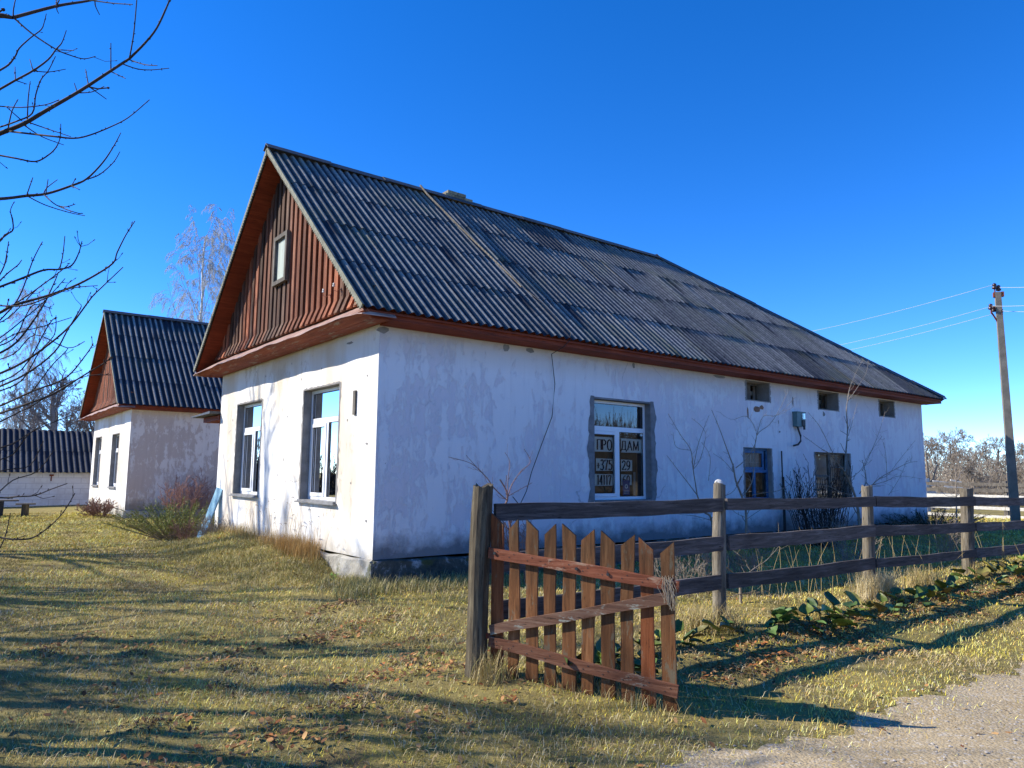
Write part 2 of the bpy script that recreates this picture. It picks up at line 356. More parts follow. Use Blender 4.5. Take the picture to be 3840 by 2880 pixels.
def roadmat():
    m, t, b = new_mat('gravel', .95, .1); o = objc(t)
    n1 = noise(t, o, 1.2, 5, .6); n2 = noise(t, o, 28, 8, .8); vo = t.nodes.new('ShaderNodeTexVoronoi'); vo.inputs['Scale'].default_value = 55; L(t, o, vo.inputs['Vector'])
    c = ramp(t, n2, [(.3, (.19,.14,.075)), (.5, (.41,.32,.19)), (.7, (.60,.49,.31))])
    c = mix(t, .35, c, ramp(t, n1, [(.35, (.22,.17,.095)), (.65, (.50,.41,.26))]))
    sp = t.nodes.new('ShaderNodeSeparateColor'); L(t, vo.outputs['Color'], sp.inputs[0])
    c = mix(t, ramp(t, sp.outputs[0], [(.8, g(0)), (.95, g(.6))]), c, (.5,.47,.42))
    L(t, c, b.inputs['Base Color']); bump(t, b, mth(t, 'ADD', n2, mth(t, 'MULTIPLY', vo.outputs['Distance'], -1.2)), .45, .012); return m
xs = grid_axis(-9, 14, .12, 900); ys = grid_axis(-11, 12, .12, 900)
v, f = sheet(xs, ys, H)
ground = tag(np_mesh('ground', v, f, groundmat()), kind='structure')
xr = np.concatenate([np.arange(-7, 14, .08), np.arange(14, 60, .5)]); nv = 26
Xr = np.repeat(xr[:, None], nv, 1); e = road_edge(Xr)+.06*np.sin(Xr*9)+.04*np.sin(Xr*23+1)+.012*np.sin(Xr*41); tt = (np.linspace(0, 1, nv)**1.3)[None, :]
Yr = e + tt*(-13.2-e); Zr = H(Xr, Yr) + .004 + .016*sst(e-Yr, 0, .6)
v = np.stack([Xr, Yr, Zr], -1).reshape(-1, 3); i, j = np.meshgrid(np.arange(len(xr)-1), np.arange(nv-1), indexing='ij'); a = (i*nv+j).ravel()
tag(np_mesh('gravel_road', v, np.stack([a, a+1, a+nv+1, a+nv], 1)[:, ::-1], roadmat()), kind='structure')

# ------------------------------------------------------------ grass, straw, leaves
rng = np.random.RandomState(11)
def fbm(x, y, s, seed=0):
    r = np.random.RandomState(seed+77); z = 0*x; amp = 1
    for k in range(4):
        for q in range(3):
            a = r.rand()*6.283; z = z + amp*np.sin((x*math.cos(a)+y*math.sin(a))*s*(2**k)*(.8+.4*r.rand())+r.rand()*6.28)
        amp *= .6
    return z/3.2
def blades(n, x, y, h, lean, wd, col, zoff=0, droop=1.):
    """n bent blades at (x, y): a quad and a tip triangle each, as three quads"""
    a = rng.rand(n)*6.283; dx, dy = np.cos(a), np.sin(a); z = H(x, y)+zoff
    px_, py_ = -dy, dx
    l1 = lean*.45; P = []
    for k, (t_, w_) in enumerate(((0, 1), (.5, .8), (1, .12))):
        out = h*(lean*t_**1.5); hz = h*t_*np.sqrt(np.clip(1-(lean*t_*.9*droop)**2, .04, 1))
        cx, cy, cz = x+dx*out, y+dy*out, z+hz
        P.append(np.stack([cx-px_*wd*w_, cy-py_*wd*w_, cz], 1)); P.append(np.stack([cx+px_*wd*w_, cy+py_*wd*w_, cz], 1))
    v = np.stack(P, 1).reshape(-1, 3); b = np.arange(n)*6
    f = np.concatenate([np.stack([b, b+1, b+3, b+2], 1), np.stack([b+2, b+3, b+5, b+4], 1)])
    return v, f, np.repeat(col, 6, 0)
def scatter(n, near, farr, power):
    """points in the part of the yard the photograph shows, thinning out with distance"""
    u = rng.rand(n); d = (near**power + u*(farr**power-near**power))**(1/power)
    th = math.atan2(fw[1], fw[0]) + (rng.rand(n)-.5)*1.45 + .25*rng.randn(n)*(rng.rand(n) < .3)
    return C0[0]+d*np.cos(th), C0[1]+d*np.sin(th), d
def on_grass(x, y):
    house = (x > -.05) & (x < 18.5) & (y > -.05) & (y < 8); h2 = (x > -.05) & (y > 18.1) & (x < 19)
    return ~house & ~h2 & ~((y < road_edge(x)-.02-.42*np.abs(rng.randn(len(x)))*(rng.rand(len(x)) < .35)) ) & ~((x > .1) & (y > 7.8) & (y < 19) & (x > 5))
GN = 520000
x, y, d = scatter(GN, 2.6, 34, 1.05); k = on_grass(x, y); x, y, d = x[k], y[k], d[k]
fb = fbm(x, y, 1.3, 1); fb2 = fbm(x, y, 3.1, 4); keep = (fb2 + fbm(x, y, 7, 8)*.6 + rng.rand(len(x))*1.5) > .1; x, y, d, fb = x[keep], y[keep], d[keep], fb[keep]
n = len(x); pal = np.array([(.19,.19,.05), (.30,.26,.09), (.44,.36,.16), (.54,.45,.24), (.14,.16,.035), (.36,.32,.05)])
pw = np.clip(np.stack([.25-fb*.2, .3+0*fb, .24+fb*.25, .12+fb*.15, .2-fb*.2, .10+fbm(x, y, .8, 9)*.15], 1), .02, 1); pw /= pw.sum(1)[:, None]
ci = (rng.rand(n)[:, None] > np.cumsum(pw, 1)).sum(1).clip(0, 5); mo = np.clip(fbm(x, y, .9, 21)-.35, 0, 1)[:, None]*.8; dk = np.clip(fbm(x, y, 2.4, 33)*1.6-.25, 0, 1)[:, None]; col = np.minimum(2.35*pal[ci]*np.array([[1.20, .95, .60]]), .85)*(.7+.45*rng.rand(n)[:, None]); col = col*(1-mo)+mo*np.array([[.62, .53, .09]]); col = col*(1-.75*dk)+.75*dk*np.array([[.24, .17, .10]])
h = (.012+.030*rng.rand(n)**2.2)*(1+.35*fb)*(1+d*.045); v, f, c = blades(n, x, y, h, .55+.4*rng.rand(n), .0006+.00026*d, col)
# longer tussocks at the foot of the walls and the posts
TX = []; 
def tuft(cx, cy, r, m, hh, pal_, lean=.8, w=.003):
    xx = cx+rng.randn(m)*r; yy = cy+rng.randn(m)*r; kk = ~((xx > -.04) & (xx < 18.5) & (yy > -.04) & (yy < 7.9)); xx, yy = xx[kk], yy[kk]; mm = len(xx)
    cc = np.array(pal_)[rng.randint(0, len(pal_), mm)]*(.7+.6*rng.rand(mm)[:, None]); TX.append(blades(mm, xx, yy, hh*(.4+.8*rng.rand(mm)), lean*(.3+.7*rng.rand(mm)), w+0*xx, cc))
STR = [(.66,.52,.26), (.55,.42,.19), (.45,.35,.15), (.30,.27,.09)]; GR = [(.34,.31,.10), (.46,.39,.16), (.58,.48,.24), (.24,.24,.07)]; ORG = [(.55,.33,.12), (.5,.36,.16), (.42,.28,.1)]
for k in range(300):
    yy = rng.uniform(.9, 8.2); tuft(-rng.uniform(.05, 1.5), yy, .12, 60, .095, GR, .95, .0028)
for k in range(40): tuft(-rng.uniform(.02, .35), rng.uniform(1.6, 4.0), .07, 60, .30, ORG, .5, .0025)
for k in range(26): tuft(-rng.uniform(.02, .3), rng.uniform(4, 7.6), .08, 40, .25, STR+ORG, .6, .0025)
for k in range(46): tuft(rng.uniform(-.9, 2.2), -rng.uniform(.25, 1.1), .12, 46, .17, GR, .95, .003)
for k in range(30): tuft(rng.uniform(-.6, 0), rng.uniform(-.9, .6), .10, 60, .17, GR, .9, .003)
for cx in (-1.58, 1.6, 4.85, 8.1, 11.3):
    for k in range(5): tuft(cx+rng.randn()*.08, -4.95-abs(rng.randn())*.1, .06, 70, .24, STR, .75, .0022)
for k in range(30): tuft(4.85+rng.randn()*.14, -5.02+rng.randn()*.08, .06, 70, .34, [(.7,.6,.36), (.6,.48,.25)], .65, .0022)
for k in range(14): tuft(6.2+rng.randn()*.16, -4.98+rng.randn()*.1, .06, 50, .28, STR, .6, .0022)
for k in range(10): tuft(1.2+rng.randn()*.2, -4.9+rng.randn()*.1, .06, 50, .3, STR, .9, .0022)
for k in range(26): tuft(-1.25+rng.uniform(0, .5), -5.0-rng.uniform(0, 1.3), .05, 24, .12, STR, .8, .002)
for k in range(120): tuft(rng.uniform(-1, 14), rng.uniform(-4.7, -.3), .15, 24, .09, GR+STR, .9, .003)
for k in range(130): tuft(rng.uniform(-4.5, .5), rng.uniform(-6.5, 4), .09, 50, .06, GR+STR, 1., .0018)
x2, y2, d2 = scatter(150000, 2.6, 20, 1.1); k = on_grass(x2, y2) & (fbm(x2, y2, 2.7, 44)+.5*rng.randn(len(x2)) > .15); x2, y2, d2 = x2[k], y2[k], d2[k]; n2_ = len(x2)
lay = np.array([(.62,.50,.27), (.52,.40,.20), (.40,.29,.15), (.30,.22,.12), (.70,.60,.36)])[rng.randint(0, 5, n2_)]*(.7+.5*rng.rand(n2_)[:, None])
TX.append(blades(n2_, x2, y2, .03+.06*rng.rand(n2_), .96+.06*rng.rand(n2_), .0006+.00024*d2, lay, .004, .98))
vs, fs, cs = [v], [f], [c]; off = len(v)
for a, b, c_ in TX: vs.append(a); fs.append(b+off); cs.append(c_); off += len(a)
tag(np_mesh('grass', np.concatenate(vs), np.concatenate(fs), MT['blade'], np.concatenate(cs), False), 'matted green and straw coloured spring grass of the yard', 'grass', kind='stuff')

def leaves(name, xx, yy, size, cols, m, lift=.01, label='', cat=''):
    n = len(xx); a = rng.rand(n)*6.283; s = size*(.5+rng.rand(n)); z = H(xx, yy)+lift*(.4+rng.rand(n)); tl = (rng.rand(n)-.5)*1.1; t2 = (rng.rand(n)-.5)*1.1; cu = .15+.5*rng.rand(n)
    base = [(-1,0),(-.35,.5),(.35,.42),(1,0),(.35,-.5),(-.35,-.42)]; P = []
    for u_, w_ in base:
        ux = u_*np.cos(a)-w_*np.sin(a); uy = u_*np.sin(a)+w_*np.cos(a)
        P.append(np.stack([xx+ux*s, yy+uy*s, z+s*(u_*tl+w_*t2+cu*(abs(w_)+abs(u_)*.5)*.6)], 1))
    v = np.stack(P, 1).reshape(-1, 3); b = np.arange(n)*6
    f = np.concatenate([np.stack([b, b+1, b+2, b+3], 1), np.stack([b, b+3, b+4, b+5], 1)])
    c = np.array(cols)[rng.randint(0, len(cols), n)]*(.6+.7*rng.rand(n)[:, None])
    return tag(np_mesh(name, v, f, m, np.repeat(c, 6, 0), False), label, cat, kind='stuff')
lx, ly = [], []
def lf(cx, cy, sx, sy, n): lx.append(cx+rng.randn(n)*sx); ly.append(cy+rng.randn(n)*sy)
for k in range(26): lf(rng.uniform(-.2, 11), -5.75+rng.randn()*.22, .35, .13, 130)
for k in range(34): lf(rng.uniform(-4.3, -.9), rng.uniform(-5.6, -1), .2, .1, 34)
lf(-2.1, -4.4, .45, .2, 240); lf(-3.3, -5.2, .35, .15, 90); lf(-.6, 8.9, .8, .7, 160); lf(0, -5.4, .8, .3, 160); lf(-.4, 6.5, .3, .8, 90)
x_, y_, d_ = scatter(2600, 3, 22, 1.2); lx.append(x_); ly.append(y_)
lx = np.concatenate(lx); ly = np.concatenate(ly); k = on_grass(lx, ly) | ((ly > -8) & (ly < -7)); lx, ly = lx[k], ly[k]
leaves('dead_leaves', lx, ly, .022, [(1.2,1.0,.8), (.8,.6,.5), (1.5,1.4,1.2), (.5,.42,.38), (1.05,.62,.4)], MT['deadleaf'], .025, 'brown and tan dead leaves lying scattered over the grass', 'dead leaves')
# crumbly soil thrown up in small heaps
mv, mf, mc, mo_ = [], [], [], 0
for mx, my, mh in MOLE:
    for k in range(260):
        q = rng.randn(2)*.085*(1+mh*8); x_, y_ = mx+q[0], my+q[1]; s_ = .003+.009*rng.rand()**2; b_ = np.array([x_, y_, float(H(x_, y_))+s_*.3]); V_ = b_+s_*rng.randn(4, 3)
        mv.append(V_); mf += [(mo_, mo_+1, mo_+2), (mo_, mo_+2, mo_+3), (mo_, mo_+3, mo_+1), (mo_+1, mo_+3, mo_+2)]; mc.append(np.tile((.6+.7*rng.rand())*np.ones(3), (4, 1))); mo_ += 4
tag(np_mesh('soil_crumbs', np.concatenate(mv), np.array(mf), plain('soil', (.15,.10,.07), .95, .3, 20, .1, bmp=0, attr=True), np.concatenate(mc), False), 'crumbly brown soil pushed up through the lawn in small heaps', 'soil', kind='stuff')
# pebbles on the gravel
n = 5200; x_ = rng.uniform(-3, 9, n); y_ = road_edge(x_)-rng.rand(n)**1.6*3.2+.22*rng.randn(n); s_ = .004+.012*rng.rand(n)**3
ang = rng.rand(n)*6.28; P = []
for a_, z_ in ((0, .3), (1.57, .25), (3.14, .3), (4.71, .25)): P.append(np.stack([x_+np.cos(a_+ang)*s_, y_+np.sin(a_+ang)*s_*.8, H(x_, y_)+.018*sst(road_edge(x_)-y_, 0, .6)+.003+z_*s_*.5], 1))
P.append(np.stack([x_, y_, H(x_, y_)+.02*sst(road_edge(x_)-y_, 0, .6)+s_*.9], 1)); v = np.stack(P, 1).reshape(-1, 3); b = np.arange(n)*5
f = np.concatenate([np.stack([b+i, b+(i+1) % 4, b+4], 1) for i in range(4)]); c = (.45+.55*rng.rand(n)[:, None])*np.array([[1, .95, .88]])
MT['pebble'] = plain('pebble', (.5,.48,.45), .85, .2, 30, .2, bmp=0, attr=True)
tag(np_mesh('pebbles', v, f, MT['pebble'], np.repeat(c, 5, 0), False), 'small pale stones loose on the gravel road edge', 'pebbles', kind='stuff')

# ------------------------------------------------------------ houses
def wall_holes(mb, Mp, u0, u1, z0, z1, d0, d1, holes):
    us = sorted({u0, u1, *[h[0] for h in holes], *[h[1] for h in holes]}); zs = sorted({z0, z1, *[h[2] for h in holes], *[h[3] for h in holes]})
    for a, b in zip(us, us[1:]):
        run = None
        for c, e in zip(zs, zs[1:]):
            um, zm = (a+b)/2, (c+e)/2
            solid = not any(h[0] < um < h[1] and h[2] < zm < h[3] for h in holes)
            if solid: run = (run[0], e) if run else (c, e)
            if (not solid or e == zs[-1]) and run:
                mbox(mb, Mp, a, b, run[0], run[1], d0, d1); run = None
def mbox(mb, Mp, u0, u1, z0, z1, d0, d1, c=None):
    mb.hexa([Mp(u0,z0,d0), Mp(u1,z0,d0), Mp(u1,z0,d1), Mp(u0,z0,d1), Mp(u0,z1,d0), Mp(u1,z1,d0), Mp(u1,z1,d1), Mp(u0,z1,d1)], c)
def frame(mb, Mp, u0, u1, z0, z1, d0, d1, w):
    mbox(mb, Mp, u0, u1, z0, z0+w, d0, d1); mbox(mb, Mp, u0, u1, z1-w, z1, d0, d1)
    mbox(mb, Mp, u0, u0+w, z0+w, z1-w, d0, d1); mbox(mb, Mp, u1-w, u1, z0+w, z1-w, d0, d1)
def pvc_window(par, Mp, u0, u1, z0, z1, dep, sash_low=True, ajar=0, inside='curtain'):
    """white three light window: fixed light above, sash and fixed light below; sash stands on the higher-u side when sash_low is False"""
    e = MB(); mbox(e, Mp, u0, u1, z0, z0+.02, dep+.02, dep+.04); w = T_child('window', par)
    fb = MB(); frame(fb, Mp, u0, u1, z0, z1, dep, dep+.07, .055); zt = z1-(z1-z0)*.285; um = (u0+u1)/2
    mbox(fb, Mp, u0+.055, u1-.055, zt-.045, zt+.045, dep-.002, dep+.068); mbox(fb, Mp, um-.035, um+.035, z0+.055, zt-.045, dep+.001, dep+.069)
    fb.build('frame', MT['pvc'], w)
    s0, s1 = (u0+.055, um-.035) if sash_low else (um+.035, u1-.055)
    sb = MB(); frame(sb, Mp, s0+.004, s1-.004, z0+.06, zt-.05, dep-.012, dep+.05, .06); sb.build('sash', MT['pvc'], w)
    gk = MB(); frame(gk, Mp, s0+.064, s1-.064, z0+.12, zt-.11, dep+.008, dep+.02, .008)
    f0, f1 = (um+.035, u1-.055) if sash_low else (u0+.055, um-.035); frame(gk, Mp, f0, f1, z0+.055, zt-.045, dep+.012, dep+.024, .007)
    frame(gk, Mp, u0+.055, u1-.055, zt+.045, z1-.055, dep+.012, dep+.024, .007); gk.build('gasket', MT['gasket'], w)
    gl = MB()
    for a, b, c, d_ in ((u0+.05, u1-.05, zt+.04, z1-.05), (f0-.002, f1+.002, z0+.05, zt-.04), (s0+.06, s1-.06, z0+.115, zt-.105)):
        gl.add([Mp(a,c,dep+.03), Mp(b,c,dep+.03), Mp(b,d_,dep+.03), Mp(a,d_,dep+.03)], [(0,1,2,3)])
    gl.build('pane', MT['glass' if sash_low else 'gableglass'], w); return w
def T_child(name, par):
    o = bpy.data.objects.new(name, None); COL.objects.link(o); o.parent = par; o.empty_display_size = .1; return o

def corr(name, par, P0, U, V, ulen, vlen, tiers, clip=None, wl=.166, amp=.024, sheetw=6, m='roof', seed=0, uoff=0., cw=-.25):
    """corrugated sheets laid in tiers; U along the eave, V up the slope"""
    U = np.array(U, float); V = np.array(V, float); N = np.cross(U, V); N /= np.linalg.norm(N)
    if N[2] < 0: N = -N
    r = np.random.RandomState(seed); k = 8; nc = int(ulen/wl*k)+1; u = np.minimum(np.arange(nc+1)*wl/k, ulen)
    prof = np.cos(2*np.pi*(u-uoff)/wl); cap = np.full(len(u), vlen) if clip is None else np.minimum(clip(u), vlen)
    vs, fs, cs, off = [], [], [], 0; P0 = np.array(P0, float)
    for ti in range(tiers):
        v0 = vlen*ti/tiers - (.09 if ti else 0)+.0; v1 = vlen*(ti+1)/tiers
        nsh = int(len(u)/(k*sheetw))+1
        for s in range(nsh):
            a = s*k*sheetw; b = min(a+k*sheetw+1, len(u))
            if b-a < 2: continue
            idx = np.arange(a, b); cp = cap[idx]
            if (cp < v0+.02).all(): continue
            dv = r.uniform(-.02, .02); tone = np.clip(.5+.09*r.randn(), 0, 1); tilt = r.randn()*.010; lift = r.rand()*.006; dim = .35 if r.rand() < .10 else 1
            rows = np.linspace(0, 1, 4); vv = []
            for q in rows:
                va = np.minimum(v0+dv*(1 if ti else .4)+(v1-v0)*q, np.maximum(cp, v0)); va = np.minimum(va, np.maximum(cp, 0))
                hgt = amp*prof[idx] + .011*(1-q) + lift*.5 + tilt*.5*(idx-idx.mean())/len(idx)*2 + amp
                vv.append(P0+u[idx][:, None]*U+va[:, None]*V+hgt[:, None]*N)
            vv = np.array(vv); ni = len(idx)
            vs.append(vv.reshape(-1, 3)); crest = np.clip((prof[idx]-cw)/.5, 0, 1)*dim
            cc = np.zeros((4, ni, 3)); wv = ((u[idx]-uoff)/wl+.5).astype(int); wv -= wv.min(); wr = np.ones((4, wv.max()+1)); wr[0] = r.rand(wv.max()+1) < .93; wr[3] = r.rand(wv.max()+1) < .84; wr[2] = np.where(wr[3] > 0, 1, r.rand(wv.max()+1) < .85); wr *= (.6+.4*r.rand(wv.max()+1))[None]
            cc[:, :, 0] = crest[None]*wr[:, wv]; cc[:, :, 1] = tone; cs.append(cc.reshape(-1, 3))
            for q in range(3):
                for i in range(ni-1):
                    if cp[i] <= v0+.01 and cp[i+1] <= v0+.01: continue
                    fs.append((off+q*ni+i, off+q*ni+i+1, off+(q+1)*ni+i+1, off+(q+1)*ni+i))
            off += 4*ni
            # thickness: the lower edge shows as a lip
            lip = vv[0]-N*.009; vs.append(np.concatenate([vv[0], lip])); z = np.zeros((2*ni, 3)); z[:, 1] = tone*.6; cs.append(z)
            for i in range(ni-1): fs.append((off+i, off+ni+i, off+ni+i+1, off+i+1))
            off += 2*ni
    mb = MB(); mb.v = vs; mb.f = fs; mb.c = cs; mb.n = off
    return mb.build(name, MT[m], par, True)

def house(name, label, org, second=False):
    ox, oy, oz = org
    R = T(name, label, 'house', org)
    Wd, Ln, Hw = (7.857, 18.41, 3.467); ZR = 7.53; ZE = 3.60; OX = .54; OE = .478; LR = 10.95
    def P(x, y, z): return (x+ox, y+oy, z+oz)
    MG = lambda u, z, d: P(d, u, z)          # gable plane: u along y, inward +x
    ML = lambda u, z, d: P(u, d, z)          # long wall: u along x, inward +y
    if second: gw = [(1.95, 3.35, .72, 2.72), (5.75, 7.15, .72, 2.72)]
    else: gw = [(1.339, 2.844, .76, 2.728), (5.054, 6.619, .76, 2.728)]
    lw = [] if second else [(4.498, 6.085, .78, 2.722), (9.21, 10.28, .72, 1.91), (12.2, 13.92, .50, 1.88), (9.37, 10.29, 3.0, 3.46), (12.48, 13.45, 2.975, 3.455), (15.71, 16.6, 2.975, 3.45)]
    mb = MB(); wall_holes(mb, MG, 0, Wd, 0, Hw+.05, 0, .45, gw); o = mb.build('gable_wall', MT['gable'], R)
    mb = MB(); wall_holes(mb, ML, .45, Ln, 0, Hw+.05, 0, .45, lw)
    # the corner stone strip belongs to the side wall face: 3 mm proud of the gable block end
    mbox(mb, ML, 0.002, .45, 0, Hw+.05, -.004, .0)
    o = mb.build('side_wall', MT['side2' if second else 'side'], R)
    mb = MB(); mb.box(P(.45, Wd-.4, 0), P(Ln, Wd, Hw+.05)); mb.build('rear_wall', MT['side2'], R)
    mb = MB(); mb.box(P(Ln-.4, .45, 0), P(Ln-.002, Wd-.4, Hw+.05)); mb.build('end_wall', MT['side2'], R)
    mb = MB(); mb.box(P(.46, .46, 3.2), P(Ln-.42, Wd-.42, 3.3)); mb.build('ceiling', MT['room'], R)
    mb = MB(); mb.box(P(.46, .46, -.05), P(Ln-.42, Wd-.42, .02)); mb.build('floor', MT['greywood'], R)
    mb = MB(); mb.box(P(3.6, .46, .03), P(3.7, Wd-.42, 3.19)); mb.box(P(7.6, .46, .03), P(7.7, Wd-.42, 3.19)); mb.box(P(3.72, 3.3, .03), P(7.58, 3.4, 3.19)); mb.build('partition', MT['room'], R)
    # plinth: ragged stone band
    r = np.random.RandomState(3)
    for face in ('g', 's'):
        mb = MB(); n = 60 if face == 'g' else 130; le = Wd if face == 'g' else Ln
        for i in range(n):
            a, b = le*i/n, le*(i+1)/n; 
            da, db = [.05+.018*math.sin(k*2.1)+.012*math.sin(k*5.3+1) for k in (a, b)]; za, zb = [-.015+.02*math.sin(k*1.7+2)+.012*math.sin(k*7) for k in (a, b)]
            Mp = MG if face == 'g' else ML
            if face == 'g': da, db = da*.7, db*.7
            zb_ = -.9
            v = [Mp(a,zb_,-da), Mp(b,zb_,-db), Mp(b,zb_,.3), Mp(a,zb_,.3), Mp(a,za-.03,-da), Mp(b,zb-.03,-db), Mp(b,zb,.02), Mp(a,za,.02)]
            mb.add(v, [(0,1,5,4), (4,5,6,7)] + ([(3,0,4,7)] if i == 0 else []) + ([(1,2,6,5)] if i == n-1 else []))
        if face == 's': mb.box(P(-.045, -.05, -.9), P(-.0, 0, -.045))
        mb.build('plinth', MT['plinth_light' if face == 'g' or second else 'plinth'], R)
    mb = MB(); mb.box(P(.0, Wd-.3, -.9), P(Ln, Wd+.04, -.01)); mb.box(P(Ln-.3, .3, -.9), P(Ln+.03, Wd-.31, -.01)); mb.build('plinth', MT['plinth'], R)
    # windows in the gable
    for i, (a, b, c, d_) in enumerate(gw):
        w = pvc_window(R, MG, a+.012, b-.012, c+.03, d_-.01, .145, sash_low=False)
        mb = MB(); mbox(mb, MG, a-.0, b+.0, c-.0, c+.028, -.05, .16); mbox(mb, MG, a-.06, b+.05, c-.022, c+.0, -.075, -.001); mb.build('sill', MT['sill'], w)
        mb = MB()
        mbox(mb, MG, b-.006, b+.012, c+.03, d_+.012, -.004, .144); mbox(mb, MG, a-.012, a+.006, c+.03, d_+.012, -.004, .144); mbox(mb, MG, a+.008, b-.008, d_-.006, d_+.012, -.004, .144)
        rr = np.random.RandomState(i+9); n = 26; pts = [(b+.012, c)] + [(b+.03+.02*rr.rand(), c+(d_-c)*k/n) for k in range(n+1)] + [(b+.01, d_+.03)]
        # ragged grey mortar lip on both jambs and the head
        def lip(pts_in, pts_out):
            for (p, q, p2, q2) in zip(pts_in, pts_in[1:], pts_out, pts_out[1:]): mb.add([MG(*p, -.005), MG(*q, -.005), MG(*q2, -.003), MG(*p2, -.003)], [(0,1,2,3)])
        zz = np.linspace(c, d_+.012, n)
        lip([(b+.012, z_) for z_ in zz], [(b+.02+.05*rr.rand(), z_) for z_ in zz]); lip([(a-.012, z_) for z_ in zz], [(a-.03-.06*rr.rand(), z_) for z_ in zz])
        uu = np.linspace(a-.012, b+.012, n); lip([(u_, d_+.012) for u_ in uu], [(u_, d_+.018+.02*rr.rand()) for u_ in uu])
        mb.build('reveal', MT['reveal'], w)
        mb = MB(); pts = []
        if not second:
            # inside sash left ajar; a sheet behind carries the painted pane reflection
            mb = MB(); frame(mb, MG, a+.70, b-.16, c+.16, d_-.75, .40, .43, .05); mb.build('inner_frame', MT['pvc'], w)
        mb = MB(); n = 40
        u0_, u1_ = (b-.62, b-.04)
        for k in range(n):
            ua, ub = u0_+(u1_-u0_)*k/n, u0_+(u1_-u0_)*(k+1)/n
            mb.add([MG(ua, c+.05, .56+.008*math.sin(k*.9)), MG(ub, c+.05, .56+.008*math.sin((k+1)*.9)), MG(ub, d_-.62, .56+.008*math.sin((k+1)*.9)), MG(ua, d_-.62, .56+.008*math.sin(k*.9))], [(0,1,2,3)])
        mb.build('curtain', MT['greenreflection'], w)  # pale green pane reflection put into this sheet's colour
    # ---------------- gable boards
    r = np.random.RandomState(21 if not second else 22); mb = MB(); y = .02; i = 0
    sl = (ZR-ZE)/(Wd/2+OE)
    def ztop(y): return ZR - sl*abs(y-Wd/2) - .02
    while y < Wd-.02:
        w = r.uniform(.10, .155) if i % 2 == 0 else r.uniform(.085, .11); y2 = min(y+w, Wd-.02); pr = .0 if i % 2 == 0 else .042
        red = max(0, min(1, .15+.95*abs((y+y2)/2-Wd/2-.1)/1.9)) if not second else .9
        if r.rand() < .3: red *= .25
        if r.rand() < .15: red = min(1, red+.5)
        tn = r.uniform(.75, 1.9); c = (tn*(1.6*red+.62*(1-red)), tn*(.70*red+.50*(1-red)), tn*(.44*red+.44*(1-red)))
        ya, yb = (y-.012, y2+.012) if i % 2 else (y, y2)
        zb = 3.93
        za, zc = ztop(ya), ztop(yb)
        if min(za, zc) > zb+.05:
            X0 = -.10-pr; 
            mb.hexa([P(X0,ya,zb+.16), P(X0,yb,zb+.16), P(.02,yb,zb+.16), P(.02,ya,zb+.16), P(X0,ya,max(za, zb+.17)), P(X0,yb,max(zc, zb+.17)), P(.02,yb,max(zc, zb+.17)), P(.02,ya,max(za, zb+.17))], c)
            mb.hexa([P(X0-.10,ya,zb-.10), P(X0-.10,yb,zb-.10), P(.0,yb,zb-.10), P(.0,ya,zb-.10), P(X0,ya,zb+.16), P(X0,yb,zb+.16), P(.018,yb,zb+.16), P(.018,ya,zb+.16)], c)
        y = y2 + (.004 if i % 2 else .0); i += 1
    mb.build('gable_boarding', MT['gboard'], R)
    if not second:
        MGo = MG; MG = lambda u, z, d: P(d-.09, u, z)
        w = T_child('attic_window', R); a, b, c, d_ = 3.515, 4.21, 4.89, 5.88
        mb = MB(); frame(mb, MG, a, b, c, d_, -.125, -.055, .08); frame(mb, MG, a+.076, b-.076, c+.076, d_-.076, -.088, -.058, .03); mb.build('frame', MT['greywood'], w)
        mb = MB(); mb.add([MG(a+.08, c+.08, -.074), MG(b-.08, c+.08, -.074), MG(b-.08, d_-.08, -.074), MG(a+.08, d_-.08, -.074)], [(0,1,2,3)]); mb.build('pane', MT['dullglass'], w)
        mb = MB(); mbox(mb, MG, a+.07, b-.07, c+.07, d_-.07, -.069, -.067); mb.build('curtain', MT['curtain'], w)
        MG = MGo
        for yy, zz in ((1.19, 4.31), (1.60, 4.29)):
            ins = MB(); ins.lathe(P(-.24, yy, zz-.03), [(.008, 0), (.022, .005), (.022, .022), (.014, .03), (.02, .04), (.018, .06), (.008, .07)], 10); io = ins.build('insulator', MT['porcelain'], R, True)
            hk = MB(); hk.tube([P(-.24, yy, zz-.03), P(-.24, yy, zz-.08), P(-.21, yy-.06, zz-.11), P(-.18, yy-.10, zz-.07), P(-.12, yy-.12, zz-.12)], .007, 6); hk.build('hook', MT['rust'], io)
    # ---------------- ledge and boxed eaves
    zf, zt = 3.50, 3.66
    mb = MB(); n = 50                       # sloping metal ledge below the boards
    for k in range(n):
        ya, yb = -OE-.02+(Wd+2*OE+.04)*k/n, -OE-.02+(Wd+2*OE+.04)*(k+1)/n
        wa, wb = [.012*math.sin(q*2.3)+.008*math.sin(q*6.1) for q in (ya, yb)]
        lim = lambda q: min(3.90, 3.53+.889*(min(q, Wd-q)+OE)); la, lb = lim(ya), lim(yb); fa, fb_ = min(3.545+wa, la-.01), min(3.545+wb, lb-.01)
        mb.hexa([P(-OX,ya,fa), P(-OX,yb,fb_), P(.01,yb,lb), P(.01,ya,la), P(-OX,ya,fa+.015), P(-OX,yb,fb_+.015), P(.01,yb,lb+.015), P(.01,ya,la+.015)])
    mb.build('ledge', MT['flash'], R)
    mb = MB(); mb.hexa([P(-.34,-.40,zf-.01), P(-.34,Wd+.40,zf-.01), P(-.30,Wd+.40,zf-.01), P(-.30,-.40,zf-.01), P(-OX+.02,-OE+.0,3.555), P(-OX+.02,Wd+OE,3.555), P(-OX+.10,Wd+OE,3.60), P(-OX+.10,-OE,3.60)])
